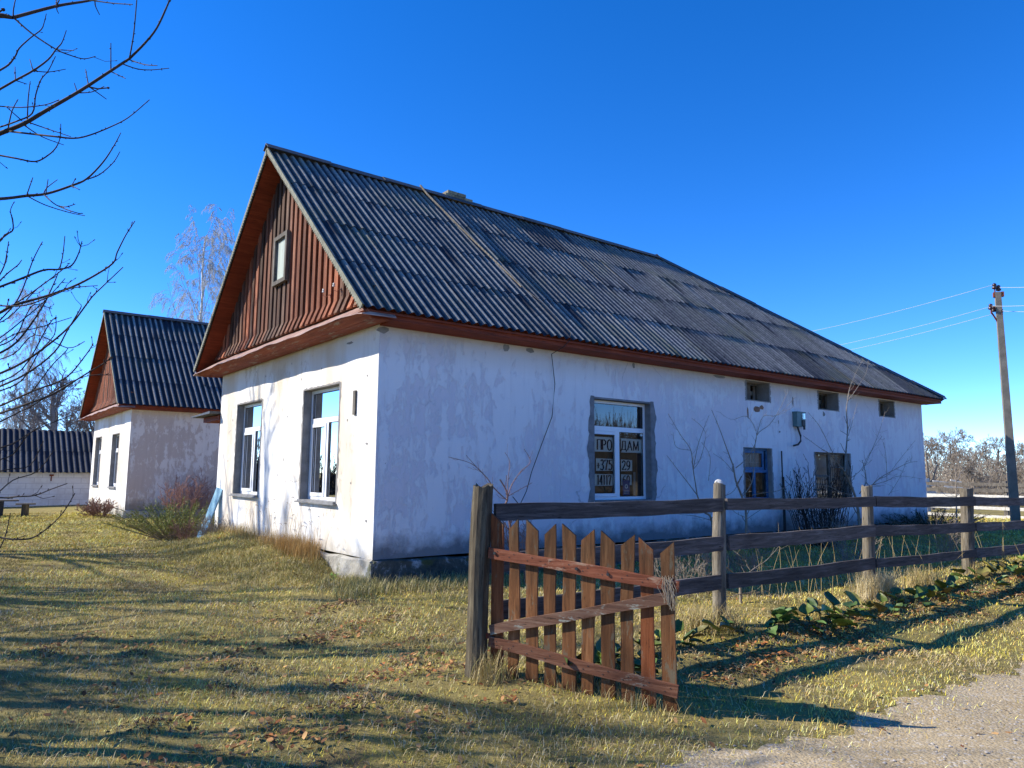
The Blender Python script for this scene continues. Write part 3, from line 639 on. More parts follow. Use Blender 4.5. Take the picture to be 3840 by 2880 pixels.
    mb.hexa([P(-.299,-.38,zf-.015), P(-.299,Wd+.38,zf-.015), P(-.005,Wd+.38,zf+.0), P(-.005,-.38,zf+.0), P(-.299,-.38,zf+.015), P(-.299,Wd+.38,zf+.015), P(-.005,Wd+.38,zf+.03), P(-.005,-.38,zf+.03)])
    mb.build('gable_eave_board', MT['redboardY'], R)
    mb = MB(); mb.box(P(-.335, -.405, zf), P(Ln+.42, -.37, zt)); mb.build('fascia', MT['redboard'], R)
    mb = MB(); mb.hexa([P(-.0,-.368,zf+.0), P(Ln+.3,-.368,zf+.0), P(Ln+.3,-.005,zf-.02), P(-.0,-.005,zf-.02), P(-.0,-.368,zf+.025), P(Ln+.3,-.368,zf+.025), P(Ln+.3,-.005,zf+.01), P(-.0,-.005,zf+.01)])
    mb.build('soffit', MT['redboard'], R)
    mb = MB(); mb.box(P(Ln+.385, -.368, zf), P(Ln+.42, Wd+.4, zt)); mb.box(P(-.3, Wd+.37, zf), P(Ln+.38, Wd+.405, zt)); mb.build('fascia', MT['redboardY'], R)
    # ---------------- roof
    dy = Wd/2+OE; vl = math.hypot(dy, ZR-ZE); V = (0, dy/vl, (ZR-ZE)/vl); ul = Ln+.5+OX
    tot = Ln+.5-LR
    clip = lambda u: np.where(u > LR+OX, vl*np.clip((ul-u)/tot, 0, 1), vl)
    if second: clip = None; 
    roof = T_child('roof', R)
    if second: ul2 = 13.0
    else: ul2 = ul
    corr('sheets', roof, P(-OX, -OE, ZE), (1,0,0), V, ul2, vl, 4, clip, wl=.205 if second else .166, m='roof2' if second else 'roof', seed=1+second, cw=.25 if second else -.25)
    V2 = (0, -V[1], V[2]); corr('sheets', roof, P(-OX, Wd+OE, ZE), (1,0,0), V2, ul2, vl, 4, clip, seed=3+second)
    if not second:
        hx = tot; vh = math.hypot(hx, ZR-ZE); Vh = (-hx/vh, 0, (ZR-ZE)/vh); wl_ = Wd+2*OE
        corr('sheets', roof, P(Ln+.5, -OE, ZE), (0,1,0), Vh, wl_, vh, 6, lambda u: vh*np.clip(1-abs(u-wl_/2)/(wl_/2), 0, 1), seed=5)
    # decking (underside)
    lo = .035; mb = MB()
    for s in (0, 1):
        ye, yr = (-OE+.03, Wd/2) if s == 0 else (Wd+OE-.03, Wd/2)
        xe = (Ln+.4 if not second else 12.4); xr = (LR-.1 if not second else 12.4)
        a = [P(-OX+.05, ye, ZE-lo), P(xe, ye, ZE-lo), P(xr, yr, ZR-lo), P(-OX+.05, yr, ZR-lo)]
        mb.prism(a if s == 0 else a[::-1], (0, 0, .03))
    mb.build('decking', MT['redboard'], roof)
    # verge: board, sawtooth edge
    for s in (0, 1):
        ye = -OE if s == 0 else Wd+OE; e0 = np.array(P(-OX, ye, ZE+.02)); e1 = np.array(P(-OX, Wd/2, ZR+.02)); dvec = e1-e0; ln = np.linalg.norm(dvec); dv = dvec/ln
        nv = np.array([0, -dv[2], dv[1]]) if s == 0 else np.array([0, dv[2], -dv[1]])
        if nv[2] > 0: nv = -nv
        mb = MB(); nseg = 90
        for k in range(nseg):
            a, b = e0+dv*ln*k/nseg, e0+dv*ln*(k+1)/nseg; w1 = .035; j = r.rand()*.006
            x_ = np.array([-.006, 0, 0])
            mb.hexa([a+nv*w1+x_, b+nv*w1+x_, b+nv*w1-x_*4, a+nv*w1-x_*4, a-nv*.035+x_, b-nv*.035+x_, b-nv*.035-x_*4, a-nv*.035-x_*4])
            mb.prism([a+nv*w1+x_, b+nv*w1+x_, (a+b)/2+nv*(w1+.035+j)+x_], (.02, 0, 0))
        mb.build('verge_trim', MT['verge'], roof)
    # ridge and hips
    mb = MB()
    def capline(a, b, n, w=.13):
        a, b = np.array(a), np.array(b); d_ = (b-a)/n; t_ = d_/np.linalg.norm(d_); s_ = np.cross(t_, (0,0,1)); s_ /= np.linalg.norm(s_)
        for k in range(n):
            p, q = a+d_*k, a+d_*(k+1.06); jz = r.randn()*.006; top = np.array([0, 0, .085+jz]); dn = np.array([0, 0, -.035+jz+ (0 if k % 2 else .008)])
            mb.prism([p+top, p+s_*w+dn, p+s_*w+dn-np.array([0,0,.012]), p+top-np.array([0,0,.014]), p-s_*w+dn-np.array([0,0,.012]), p-s_*w+dn], q-p)
    capline(P(-OX-.03, Wd/2, ZR+.05), P(LR if not second else 12.4, Wd/2, ZR+.05), 9 if not second else 8)
    if not second:
        capline(P(Ln+.5, -OE, ZE+.05), P(LR, Wd/2, ZR+.05), 9, .10); capline(P(Ln+.5, Wd+OE, ZE+.05), P(LR, Wd/2, ZR+.05), 9, .10)
    mb.build('ridge_cap', MT['ridge'], roof)
    if not second:
        ch = MB(); rr = np.random.RandomState(2)
        for row, (z0, n) in enumerate(((7.15, 3), (7.23, 3), (7.31, 3), (7.39, 3), (7.47, 3), (7.55, 3), (7.63, 3), (7.71, 2))):
            for k in range(n):
                x0 = 3.60+k*.255+(.06 if row % 2 else 0)
                for yy in (3.90, 4.16):
                    ch.box(P(x0+.004, yy+.003, z0+.003), P(x0+.245, yy+.245, z0+.076), tuple(np.array((.5, .5, .44))*rr.uniform(.6, 1.2)))
        ch.build('chimney', plain('weathered brick', (.42,.38,.30), .9, .3, 12, .1, attr=True), roof)
    return R, P, MG, ML

R1, P1, MG1, ML1 = house('house', 'large white plastered farmhouse with grey corrugated hipped roof and red brown gable', (0, 0, 0))
R2, P2, MG2, ML2 = house('house', 'smaller looking white house with board gable behind the main farmhouse', (.02, 18.42, -.09), True)

# --- long wall openings of the main house
def long_window():
    a, b, c, d_ = 4.498, 6.085, .78, 2.722; R = R1; Mp = ML1
    w = pvc_window(R, Mp, a+.02, b-.012, c+.01, d_-.04, .145, sash_low=True)
    mb = MB(); rr = np.random.RandomState(4); n = 34
    mbox(mb, Mp, b-.008, b+.01, c, d_+.01, -.006, .144); mbox(mb, Mp, a-.01, a+.015, c, d_+.01, -.006, .144); mbox(mb, Mp, a+.016, b-.009, d_-.035, d_+.0, .0, .144); mbox(mb, Mp, a+.016, b-.009, c-.02, c+.009, -.02, .144)
    zz = np.linspace(c-.02, d_+.015, n)
    def out(z, s): return (.125+.025*math.sin(z*5+s)+.018*math.sin(z*13+s*2)+.008*math.sin(z*37+s))*(.45+.55*min(1, (d_+.05-z)/.35))
    for s, u in ((1, b+.01), (-1, a-.01)):
        o_ = [u+s*(out(z, s)+.012*rr.rand()) if s > 0 else u+s*(out(z, s)*.95+.015*rr.rand()) for z in zz]
        for k in range(n-1):
            q = [Mp(u, zz[k], -.009), Mp(u, zz[k+1], -.009), Mp(o_[k+1], zz[k+1], -.006), Mp(o_[k], zz[k], -.006)]
            mb.prism(q if s < 0 else q[::-1], (0, .003, 0))
    mb.build('mortar_surround', MT['mortar'], w)
    # brown backing, the paper notices and their writing
    mb = MB(); mbox(mb, Mp, a+.06, b-.16, c+.08, 2.13, .24, .25); mb.build('backing', MT['brownback'], w)
    mb = MB(); mbox(mb, Mp, 5.80, 5.86, .86, 1.32, .22, .23); mb.build('batten', MT['room'], w)
    pp = MB(); D = .20
    P_ = [(4.50, 5.305, 1.70, 1.99), (5.43, 6.03, 1.70, 1.98), (4.745, 5.215, 1.335, 1.575), (5.43, 5.75, 1.335, 1.565), (4.50, 5.30, 1.05, 1.28), (5.43, 5.73, 1.06, 1.275)]
    for k, (u0, u1, z0, z1) in enumerate(P_): pp.hexa([Mp(u0,z0,D), Mp(u1,z0+.006,D+.001*k), Mp(u1,z0+.006,D+.002+.001*k), Mp(u0,z0,D+.002), Mp(u0,z1,D), Mp(u1,z1-.008,D+.001*k), Mp(u1,z1-.008,D+.002+.001*k), Mp(u0,z1,D+.002)])
    po = pp.build('notice', MT['paper'], w)
    tx = MB()
    G = {
     'П': (.85, [[(.12,0),(.12,1)], [(.12,.97),(.73,.97)], [(.73,1),(.73,0)]], [(.12,0),(.73,0),(.12,1),(.73,1)]),
     'Р': (.72, [[(.14,0),(.14,1)], [(.14,.97),(.42,.97),(.62,.86),(.65,.73),(.6,.58),(.42,.48),(.14,.48)]], [(.14,0),(.1,1)]),
     'О': (.9, [[(.45,1),(.24,.93),(.11,.72),(.09,.5),(.11,.28),(.24,.07),(.45,0),(.66,.07),(.79,.28),(.81,.5),(.79,.72),(.66,.93),(.45,1)]], []),
     'Д': (.9, [[(.3,1),(.3,.6),(.24,.25),(.14,.04)], [(.3,.97),(.7,.97)], [(.7,1),(.7,.04)], [(.04,.04),(.86,.04)], [(.05,.04),(.05,-.16)], [(.85,.04),(.85,-.16)]], []),
     'А': (.85, [[(.1,0),(.43,1)], [(.43,1),(.76,0)], [(.22,.35),(.64,.35)]], [(.1,0),(.77,0)]),
     'М': (1.05, [[(.14,0),(.16,1)], [(.16,1),(.5,.05)], [(.5,.05),(.84,1)], [(.86,1),(.88,0)]], [(.14,0),(.88,0),(.12,1),(.9,1)]),
     '+': (.6, [[(.3,.15),(.3,.7)], [(.05,.43),(.55,.43)]], []),
     '3': (.62, [[(.1,.86),(.22,.97),(.34,.99),(.48,.9),(.5,.76),(.42,.6),(.26,.54)], [(.26,.54),(.46,.45),(.54,.28),(.48,.1),(.3,.0),(.14,.03),(.06,.12)]], []),
     '7': (.62, [[(.08,.97),(.56,.97)], [(.56,.97),(.4,.6),(.24,0)], [(.08,.97),(.08,.83)]], []),
     '5': (.62, [[(.54,.97),(.16,.97)], [(.16,.97),(.13,.58)], [(.13,.58),(.3,.63),(.48,.52),(.54,.32),(.46,.1),(.28,0),(.12,.03),(.06,.12)]], []),
     '2': (.62, [[(.08,.76),(.14,.92),(.3,1),(.46,.92),(.5,.74),(.42,.54),(.2,.22),(.06,.03)], [(.06,.03),(.56,.03)], [(.56,.03),(.58,.15)]], []),
     '9': (.62, [[(.54,.62),(.46,.44),(.3,.38),(.14,.46),(.08,.66),(.14,.9),(.3,1),(.46,.92),(.55,.68),(.5,.34),(.36,.1),(.14,0)]], []),
     '1': (.5, [[(.26,1),(.26,0)], [(.26,1),(.12,.86)]], [(.26,0)]),
     '4': (.62, [[(.42,1),(.42,0)], [(.42,1),(.05,.3)], [(.05,.28),(.58,.28)]], [(.42,0)]),
     '6': (.62, [[(.5,.99),(.28,.88),(.12,.62),(.09,.34),(.16,.08),(.31,0),(.47,.08),(.54,.3),(.46,.52),(.3,.58),(.14,.48)]], []),
     '0': (.62, [[(.31,1),(.17,.9),(.09,.65),(.09,.35),(.17,.1),(.31,0),(.45,.1),(.53,.35),(.53,.65),(.45,.9),(.31,1)]], []),
     '|': (.2, [[(.1,1.0),(.1,-.05)]], [])}
    def text(s, u, z, h, xs_):
        for ch in s:
            if ch == ' ': u += .3*xs_*h; continue
            wd, strokes, ser = G[ch]
            for st in strokes:
                for (x0, y0), (x1, y1) in zip(st, st[1:]):
                    dx, dy = (x1-x0)*xs_*h, (y1-y0)*h; ln_ = math.hypot(dx, dy)+1e-6; w_ = h*(.075+.105*abs(dy)/ln_)
                    A = np.array([u+x0*xs_*h, z+y0*h]); B = np.array([u+x1*xs_*h, z+y1*h]); n_ = np.array([-dy, dx])/ln_*w_*.5; e_ = np.array([dx, dy])/ln_*h*.012
                    A = A-e_; B = B+e_
                    tx.add([Mp(*(A-n_), D-.003), Mp(*(B-n_), D-.003), Mp(*(B+n_), D-.003), Mp(*(A+n_), D-.003)], [(0,1,2,3)])
            for sx_, sy_ in ser:
                cx_ = u+sx_*xs_*h; cz_ = z+sy_*h
                tx.add([Mp(cx_-.09*h, cz_-.012*h, D-.0034), Mp(cx_+.09*h, cz_-.012*h, D-.0034), Mp(cx_+.09*h, cz_+.018*h, D-.0034), Mp(cx_-.09*h, cz_+.018*h, D-.0034)], [(0,1,2,3)])
            u += wd*xs_*h*1.06
    text('П', 4.765, 1.74, .195, .85); text('Р', 4.90, 1.74, .195, .85); text('О', 5.04, 1.735, .20, .80)
    text('ДАМ', 5.425, 1.75, .18, 1.02)
    text('+', 4.765, 1.36, .18, .75); text('375', 4.855, 1.355, .195, .88); text('29', 5.45, 1.36, .18, 1.05)
    text('14117', 4.765, 1.075, .18, .76); text('60', 5.46, 1.085, .165, 1.05)
    tx.build('lettering', MT['ink'], po)
    cd = MB(); mbox(cd, Mp, 5.46, 5.655, .87, 1.16, .186, .190); co = cd.build('card', MT['card'], w)
    em = MB(); c_ = (5.557, 1.04)
    for k in range(14):
        a0, a1 = k*2*math.pi/14, (k+1)*2*math.pi/14
        em.add([Mp(c_[0]+.045*math.cos(a0), c_[1]+.045*math.sin(a0), .184), Mp(c_[0]+.045*math.cos(a1), c_[1]+.045*math.sin(a1), .184), Mp(c_[0]+.022*math.cos(a1), c_[1]+.022*math.sin(a1), .184), Mp(c_[0]+.022*math.cos(a0), c_[1]+.022*math.sin(a0), .184)], [(0,1,2,3)])
    for zz_ in (.955, .93, .905): mbox(em, Mp, 5.49, 5.625, zz_, zz_+.008, .183, .185)
    em.build('emblem', MT['paper'], co)
    st = MB(); mbox(st, Mp, 5.945, 6.01, 2.04, 2.075, .16, .162); mbox(st, Mp, 5.97, 5.99, 2.075, 2.10, .16, .162); st.build('sticker', MT['paper'], w)
long_window()

def old_window(a, b, c, d_, kind):
    w = T_child('window', R1); Mp = ML1; dep = .10
    mb = MB()
    if kind == 'blue':
        frame(mb, Mp, a, b, c, d_, dep, dep+.06, .055); zt = c+(d_-c)*.55
        mbox(mb, Mp, a+.055, b-.055, zt-.03, zt+.03, dep-.004, dep+.05); um = (a+b)/2-.02
        mbox(mb, Mp, um-.04, um+.04, c+.055, zt-.03, dep-.004, dep+.05)
        frame(mb, Mp, a+.06, b-.14, zt+.035, d_-.06, dep+.01, dep+.05, .06); mb.build('frame', MT['bluedark'], w)
        mb = MB(); mbox(mb, Mp, a+.03, b-.03, c+.03, zt-.02, .20, .21); mb.build('backing', MT['brownback'], w)
        mb = MB(); mbox(mb, Mp, a+.10, b-.18, zt+.08, d_-.1, .20, .205); mb.build('curtain', MT['curtain'], w)
        mb = MB(); 
        for k in (.25, .5, .75): mbox(mb, Mp, a+.06+(b-a-.2)*k-.005, a+.06+(b-a-.2)*k+.005, zt+.08, d_-.1, .17, .18)
        mbox(mb, Mp, a+.08, b-.18, zt+.2, zt+.21, .181, .19); mb.build('bars', MT['pvc'], w)
    elif kind == 'grey':
        frame(mb, Mp, a, b, c, d_, dep, dep+.06, .05); um = a+(b-a)*.5; mbox(mb, Mp, um-.04, um+.04, c+.05, d_-.05, dep+.001, dep+.059)
        mbox(mb, Mp, a+.05, um-.04, c+(d_-c)*.55, c+(d_-c)*.55+.04, dep+.001, dep+.059); mbox(mb, Mp, um+.04, b-.05, c+(d_-c)*.72, c+(d_-c)*.72+.03, dep+.001, dep+.059); mb.build('frame', MT['greywood'], w)
        mb = MB(); mbox(mb, Mp, a+.05, b-.05, c+.05, d_-.05, .35, .36); mb.build('curtain', MT['curtain'], w)
    else:
        dep = .30; frame(mb, Mp, a, b, c, d_, dep, dep+.05, .05)
        if kind == 'vent_bars': mbox(mb, Mp, a+.05, a+.30, (c+d_)/2-.015, (c+d_)/2+.015, dep+.001, dep+.04); mbox(mb, Mp, a+.30, a+.335, c+.05, d_-.05, dep, dep+.041); mbox(mb, Mp, a+.16, a+.18, c+.05, d_-.05, dep-.001, dep+.039)
        mb.build('frame', MT['greywood'], w)
        if kind == 'vent_board': mb = MB(); mbox(mb, Mp, a+.05, a+.62, c+.05, d_-.05, dep+.01, dep+.03); mb.build('board', MT['greywood'], w)
        if kind == 'vent_bars': mb = MB(); mbox(mb, Mp, a+.055, a+.295, c+.055, d_-.055, dep+.1, dep+.11); mb.build('curtain', MT['curtain'], w)
    if kind in ('blue', 'grey', 'vent_bars'):
        mb = MB(); mb.add([Mp(a+.03,c+.03,dep+.03), Mp(b-.03,c+.03,dep+.03), Mp(b-.03,d_-.03,dep+.03), Mp(a+.03,d_-.03,dep+.03)], [(0,1,2,3)]); mb.build('pane', MT['glass'], w)
    rr = np.random.RandomState(int(a*10)); mb = MB(); n = 14
    # grey render of the reveal with chipped outer edge
    mbox(mb, Mp, b-.010, b+.008, c, d_, -.006, dep-.001); mbox(mb, Mp, a-.008, a+.01, c, d_, -.006, dep-.001); mbox(mb, Mp, a+.011, b-.011, c-.008, c+.012, -.012, dep-.001)
    zz = np.linspace(c-.02, d_, n)
    for k in range(n-1):
        for u, s in ((b+.008, 1), (a-.008, -1)):
            q = [Mp(u, zz[k], -.006), Mp(u, zz[k+1], -.006), Mp(u+s*(.02+.04*rr.rand()), zz[k+1], -.004), Mp(u+s*(.02+.04*rr.rand()), zz[k], -.004)]
            mb.add(q, [(0,1,2,3)])
    mb.build('reveal', MT['reveal'], w)
old_window(9.21, 10.28, .72, 1.91, 'blue'); old_window(12.2, 13.92, .50, 1.88, 'grey')
old_window(9.37, 10.29, 3.0, 3.46, 'vent_board'); old_window(12.48, 13.45, 2.975, 3.455, 'vent_bars'); old_window(15.71, 16.6, 2.975, 3.45, 'vent')

# holes, chips and a bracket on the walls
mb = MB(); rr = np.random.RandomState(8)
def chip(Mp, u, z, w, h, d=-.0045, n=9):
    mb.add([Mp(u+w*.5*(.6+.6*rr.rand())*math.cos(k*6.283/n), z+h*.5*(.6+.6*rr.rand())*math.sin(k*6.283/n), d) for k in range(n)], [tuple(range(n))])
for u, z, w, h in ((2.41, 3.42, .14, .16), (2.94, 3.43, .22, .10), (.06, 3.42, .22, .12), (8.35, 3.44, .5, .07), (5.6, 3.42, .08, .12), (11.28, 3.1, .08, .25), (12.7, 2.86, .12, .16), (10.62, 2.55, .04, .1), (10.66, 2.32, .07, .06)): chip(ML1, u, z, w, h, -.0065)
for u, z, w, h in ((2.1, 3.05, .03, .05), (3.0, 2.95, .025, .05), (3.7, 1.5, .03, .07), (3.6, 2.3, .03, .05), (4.0, 1.2, .04, .07), (4.9, 3.2, .04, .05), (.35, 2.75, .05, .04), (.3, 1.7, .10, .04), (.8, 1.1, .03, .04), (.25, .55, .03, .05), (.22, .55, .03, .05), (6.9, 2.4, .04, .08), (7.1, 1.5, .04, .05), (1.0, 2.1, .04, .05), (3.5, 3.3, .03, .05), (5.5, 3.35, .03, .05), (1.0, 3.35, .25, .05)): chip(MG1, u, z, w, h)
mb.build('wall_chips', MT['reveal'], R1)
mb = MB(); mbox(mb, MG1, .695, .775, 2.17, 2.55, -.03, -.001); mb.build('wall_bracket', MT['greywood'], R1)
mb = MB(); mb.tube([P1(10.66, -.05, -.1), P1(10.66, -.05, 1.2), P1(10.655, -.05, 1.25)], .03, 8); mb.tube([P1(10.62, -.06, 1.2), P1(10.62, -.06, 1.86)], .018, 6); mb.build('drain_pipe', MT['iron'], R1)
mb = MB(); chip(ML1, 9.75, 2.8, .42, .14, -.005); chip(ML1, 9.95, 2.86, .16, .12, -.0055); chip(ML1, 9.4, 2.7, .06, .3, -.0052); mb.build('exposed_brick', plain('raw brick', (.25,.14,.09), .9, .4, 9), R1)

# brick annex between the houses
A = T('brick_annex', 'narrow white brick lean-to showing behind the farmhouse corner', 'outbuilding', (.35, 7.86, -.3))
mb = MB(); mb.box((.35, 7.90, -.5), (3.4, 8.30, 2.40)); mb.build('wall', MT['brick'], A)
mb = MB(); mb.box((-.02, 7.88, 2.46), (3.6, 9.2, 2.58)); mb.box((.34, 8.32, 2.2), (.42, 9.1, 2.45)); mb.build('eave_board', MT['redboard'], A)
mb = MB(); mb.hexa([(-.25,7.87,2.60),(3.7,7.87,2.60),(3.7,9.45,2.585),(-.25,9.45,2.585),(-.25,7.87,2.66),(3.7,7.87,2.66),(3.7,9.45,2.61),(-.25,9.45,2.61)]); mb.build('roof', MT['ridge'], A)

# block walled shed at the back left
Sx = T('shed', 'low white block shed under a dark blue grey corrugated roof', 'shed', (-2, 30, -.35))
mb = MB(); mb.box((-7, 30, -.6), (3.6, 30.4, 1.24)); mb.box((-7, 30.41, -.6), (-6.6, 34.8, 1.24)); mb.box((3.2, 30.41, -.6), (3.6, 34.8, 1.24)); mb.build('wall', MT['block'], Sx)
mb = MB(); mb.box((-7, 34.81, -.6), (3.6, 35.1, 1.24)); mb.build('wall', MT['block'], Sx)
sv = math.hypot(2.6, 2.05); corr('roof', Sx, (-7.4, 29.72, 1.13), (1,0,0), (0, 2.6/sv, 2.05/sv), 11.4, sv, 2, None, .235, .024, 4, 'roof3', seed=7, cw=.35)
corr('roof', Sx, (-7.4, 34.92, 1.13), (1,0,0), (0, -2.6/sv, 2.05/sv), 11.4, sv, 2, None, .235, .024, 4, 'roof3', seed=8, cw=.35)
mb = MB(); mb.box((-2.06+1.0, 29.96, .75), (-2.02+1.0, 29.999, 1.0)); mb.box((-1.12, 29.93, .98), (-.96, 29.999, 1.06)); mb.build('wall_hook', MT['rust'], Sx)

# ------------------------------------------------------------ things fixed to or leaning on the house
t = T('meter_box', 'small grey green electricity box with hanging black hose on the side wall', 'meter box', (11.42, -.12, 2.47))
mb = MB(); mb.box((11.24, -.13, 2.47), (11.60, -.006, 2.83)); mb.box((11.225, -.145, 2.81), (11.615, -.006, 2.835)); mb.build('body', MT['meterbox'], t)
mb = MB(); mb.box((11.45, -.140, 2.66), (11.59, -.131, 2.80)); mb.build('window', MT['glass'], t)
mb = MB(); mb.box((11.43, -.15, 2.49), (11.56, -.131, 2.64)); mb.box((11.48, -.17, 2.40), (11.52, -.135, 2.49)); mb.build('lock', MT['iron'], t)
mb = MB(); mb.tube([(11.33, -.07, 2.48), (11.38, -.07, 2.38), (11.44, -.08, 2.25), (11.42, -.09, 2.12), (11.30, -.09, 2.03), (11.12, -.08, 2.0)], .022, 8); mb.build('hose', MT['cable'], t, True)

mb = MB(); mb.tube([(2.95, 3.95, 7.72), (2.93, 3.6, 7.40), (3.05, 2.4, 6.32), (3.26, .64, 4.76)], [.022, .022, .02, .018], 6)
tag(mb.build('roof_lath', MT['post'], None, loc=(2.95, 3.95, 7.7)), 'long pale wooden pole lying down the roof slope from the ridge', 'pole')
mb = MB(); mb.tube([(3.26, .64, 4.77), (3.38, .2, 4.40), (3.45, -.2, 4.0), (3.50, -.46, 3.74), (3.46, -.50, 3.62), (3.36, -.42, 3.48), (3.38, -.08, 3.40), (3.487, -.05, 2.87), (3.42, -.05, 2.28), (3.143, -.05, 1.70), (2.94, -.07, 1.30), (2.79, -.12, .98), (2.5, -.3, .75), (2.2, -.5, .9)], .0075, 5)
tag(mb.build('hanging_wire', MT['cable'], None, True, loc=(3.3, -.05, 3.4)), 'thin dark wire hanging from the eave down the side wall', 'wire')

a0, a1 = np.array([-.035, 7.50, .88]), np.array([-.36, 7.74, -.34]); mb = MB(); dd = a0-a1; sd_ = np.array([.15, -.98, -.15]); sd_ /= np.linalg.norm(sd_); nrm = np.cross(dd, sd_); nrm /= np.linalg.norm(nrm)
mb.prism([a1-sd_*.15, a1+sd_*.14-dd*.02, a1+sd_*.145+dd*.25, a1+dd-sd_*-.15, a1+dd-sd_*.15, a1-sd_*.155+dd*.2, a1-sd_*.19+dd*.17], nrm*.03)
tag(mb.build('leaning_board', MT['blue'], None, loc=a1), 'faded light blue board leaning on the farmhouse corner by the green shrub', 'board')

# bench / table at the far left
t = T('garden_table', 'grey plank table on thick dark legs in front of the shed', 'table', (-3.4, 22.6, -.35))
mb = MB()
for k in range(3): mb.box((-5.2, 22.35+k*.2, .12), (-2.75, 22.54+k*.2, .17))
mb.build('top', MT['greywood'], t)
for xx in (-4.9, -3.35):
    mb = MB(); mb.box((xx, 22.4, -.5), (xx+.16, 22.56, .12)); mb.build('leg', MT['iron'], t)
    mb = MB(); mb.box((xx+.02, 22.75, -.5), (xx+.18, 22.9, .12)); mb.build('leg', MT['iron'], t)
t2 = T('log_stool', 'short dark log seat beside the plank table', 'stool', (-2.55, 22.2, -.35))
mb = MB(); mb.lathe((-2.55, 22.2, -.5), [(.13, 0), (.12, .45), (.125, .5)], 10); mb.build('log', MT['postdark'], t2); mb = MB(); mb.box((-2.85, 22.05, .0), (-2.25, 22.35, .05)); mb.build('seat', MT['greywood'], t2)

# ------------------------------------------------------------ fence
FY = -4.87
fence = T('rail_fence', 'weathered three rail wooden fence on round posts beside the farmhouse', 'fence', (1.6, FY, -.3))
def round_post(x, y, z0, z1, r0, r1, seed, par, m, lean=0):
    r = np.random.RandomState(seed); n = 16; k = 14; mb = MB(); pts = []; rad = []
    ang = np.arange(k)*6.283/k; V_ = []; lump = 1+.05*r.randn(k)
    for i in range(n+1):
        t_ = i/n; z = z0+(z1-z0)*t_; R_ = (r0+(r1-r0)*t_)*(1+.03*math.sin(t_*9+seed)); rr_ = R_*lump*(1+.015*r.randn(k))
        V_.append(np.stack([x+lean*t_+.008*math.sin(t_*5+seed)+rr_*np.cos(ang), y+rr_*np.sin(ang), np.full(k, z)+(.012*r.randn(k) if i == n else 0)], 1))
    V_ = np.array(V_).reshape(-1, 3); f = [(i*k+j, i*k+(j+1) % k, (i+1)*k+(j+1) % k, (i+1)*k+j) for i in range(n) for j in range(k)] + [tuple(n*k+j for j in range(k))]
    mb.add(V_, f); return mb.build('post', m, par)
PX = [(-1.585, -.6, 1.165, .085, .083, .07, 'postdark'), (1.575, -.6, 1.175, .078, .066, .065, 'post'), (4.86, -.6, 1.13, .078, .072, .04, 'post'), (8.07, -.6, 1.09, .09, .10, .2-.05, 'post'), (11.3, -.6, 1.06, .09, .09, 0, 'post'), (14.5, -.6, 1.05, .09, .09, 0, 'post'), (17.7, -.6, 1.04, .09, .09, 0, 'post')]
for i, (x, z0, z1, r0, r1, ln_, m) in enumerate(PX): round_post(x, FY, z0, z1, r0, r1, i+1, fence, MT[m], ln_)
RZ = {1: [(-1.44, .953), (1.60, .952), (1.63, .962), (4.92, .937), (4.95, .937), (8.28, .888), (8.31, .888), (11.4, .845)],
      2: [(-1.44, .545), (1.63, .545), (1.655, .552), (4.88, .552), (4.91, .548), (8.22, .476), (8.25, .478), (11.4, .43)],
      3: [(-1.44, .158), (1.62, .150), (1.64, .150), (4.85, .126), (4.88, .124), (8.19, .062), (8.22, .062), (11.4, .02)]}
r = np.random.RandomState(6)
for row, q in RZ.items():
    for k in range(0, len(q)+2, 2):
        if k < len(q): (xa, za), (xb, zb) = q[k], q[k+1]
        else: (xa, za), (xb, zb) = (11.43, q[-1][1]), (17.9, q[-1][1]-.04)
        mb = MB(); n = 14; yb_ = FY-.078 if k else FY-.04
        hw = .072+.004*r.randn(); ph = r.rand()*6; tone = r.uniform(.8, 1.15)
        for i in range(n):
            u0, u1 = i/n, (i+1)/n
            def sec(u): 
                xx = xa+(xb-xa)*u; zz = za+(zb-za)*u - .006*math.sin(math.pi*u)*2
                return xx, zz+hw+.004*math.sin(u*17+ph), zz-hw+.004*math.sin(u*23+ph*2), yb_+.008*math.sin(u*6+ph)
            x0, t0, b0, y0 = sec(u0); x1, t1, b1, y1 = sec(u1)
            fcs = [(0,3,2,1), (4,5,6,7), (0,1,5,4), (2,3,7,6)] + ([(3,0,4,7)] if i == 0 else []) + ([(1,2,6,5)] if i == n-1 else [])
            mb.add([(x0,y0-.025,b0),(x1,y1-.025,b1),(x1,y1+.012,b1),(x0,y0+.012,b0),(x0,y0-.025,t0),(x1,y1-.025,t1),(x1,y1+.012,t1),(x0,y0+.012,t0)], fcs, (tone,)*3)
        # knots
        ro = mb.build('rail', MT['rail'], fence)
        kn = MB()
        for q_ in range(5):
            xx = xa+(xb-xa)*(.1+.2*q_+.06*r.randn()); zz = za+(zb-za)*.5+r.uniform(-.03, .03); kn.add([(xx+.016*math.cos(a_)*r.uniform(.7, 1.3), yb_-.0345, zz+.02*math.sin(a_)) for a_ in np.arange(8)*.785], [tuple(range(8))])
        kn.build('knots', MT['iron'], ro) if False else [bpy.data.meshes.new('x')]
for ob in []: pass
mb = MB(); rr = np.random.RandomState(1)
ang = np.arange(10)*.628; V_ = [[1.64+.055*s_*math.cos(a_)*(.8+.4*rr.rand()), FY+.05*s_*math.sin(a_), 1.165+z_] for s_, z_ in ((.8, 0), (1, .02), (.75, .045), (.3, .06)) for a_ in ang]
mb.add(V_, [(i*10+j, i*10+(j+1) % 10, (i+1)*10+(j+1) % 10, (i+1)*10+j) for i in range(3) for j in range(10)]+[tuple(30+j for j in range(10))])
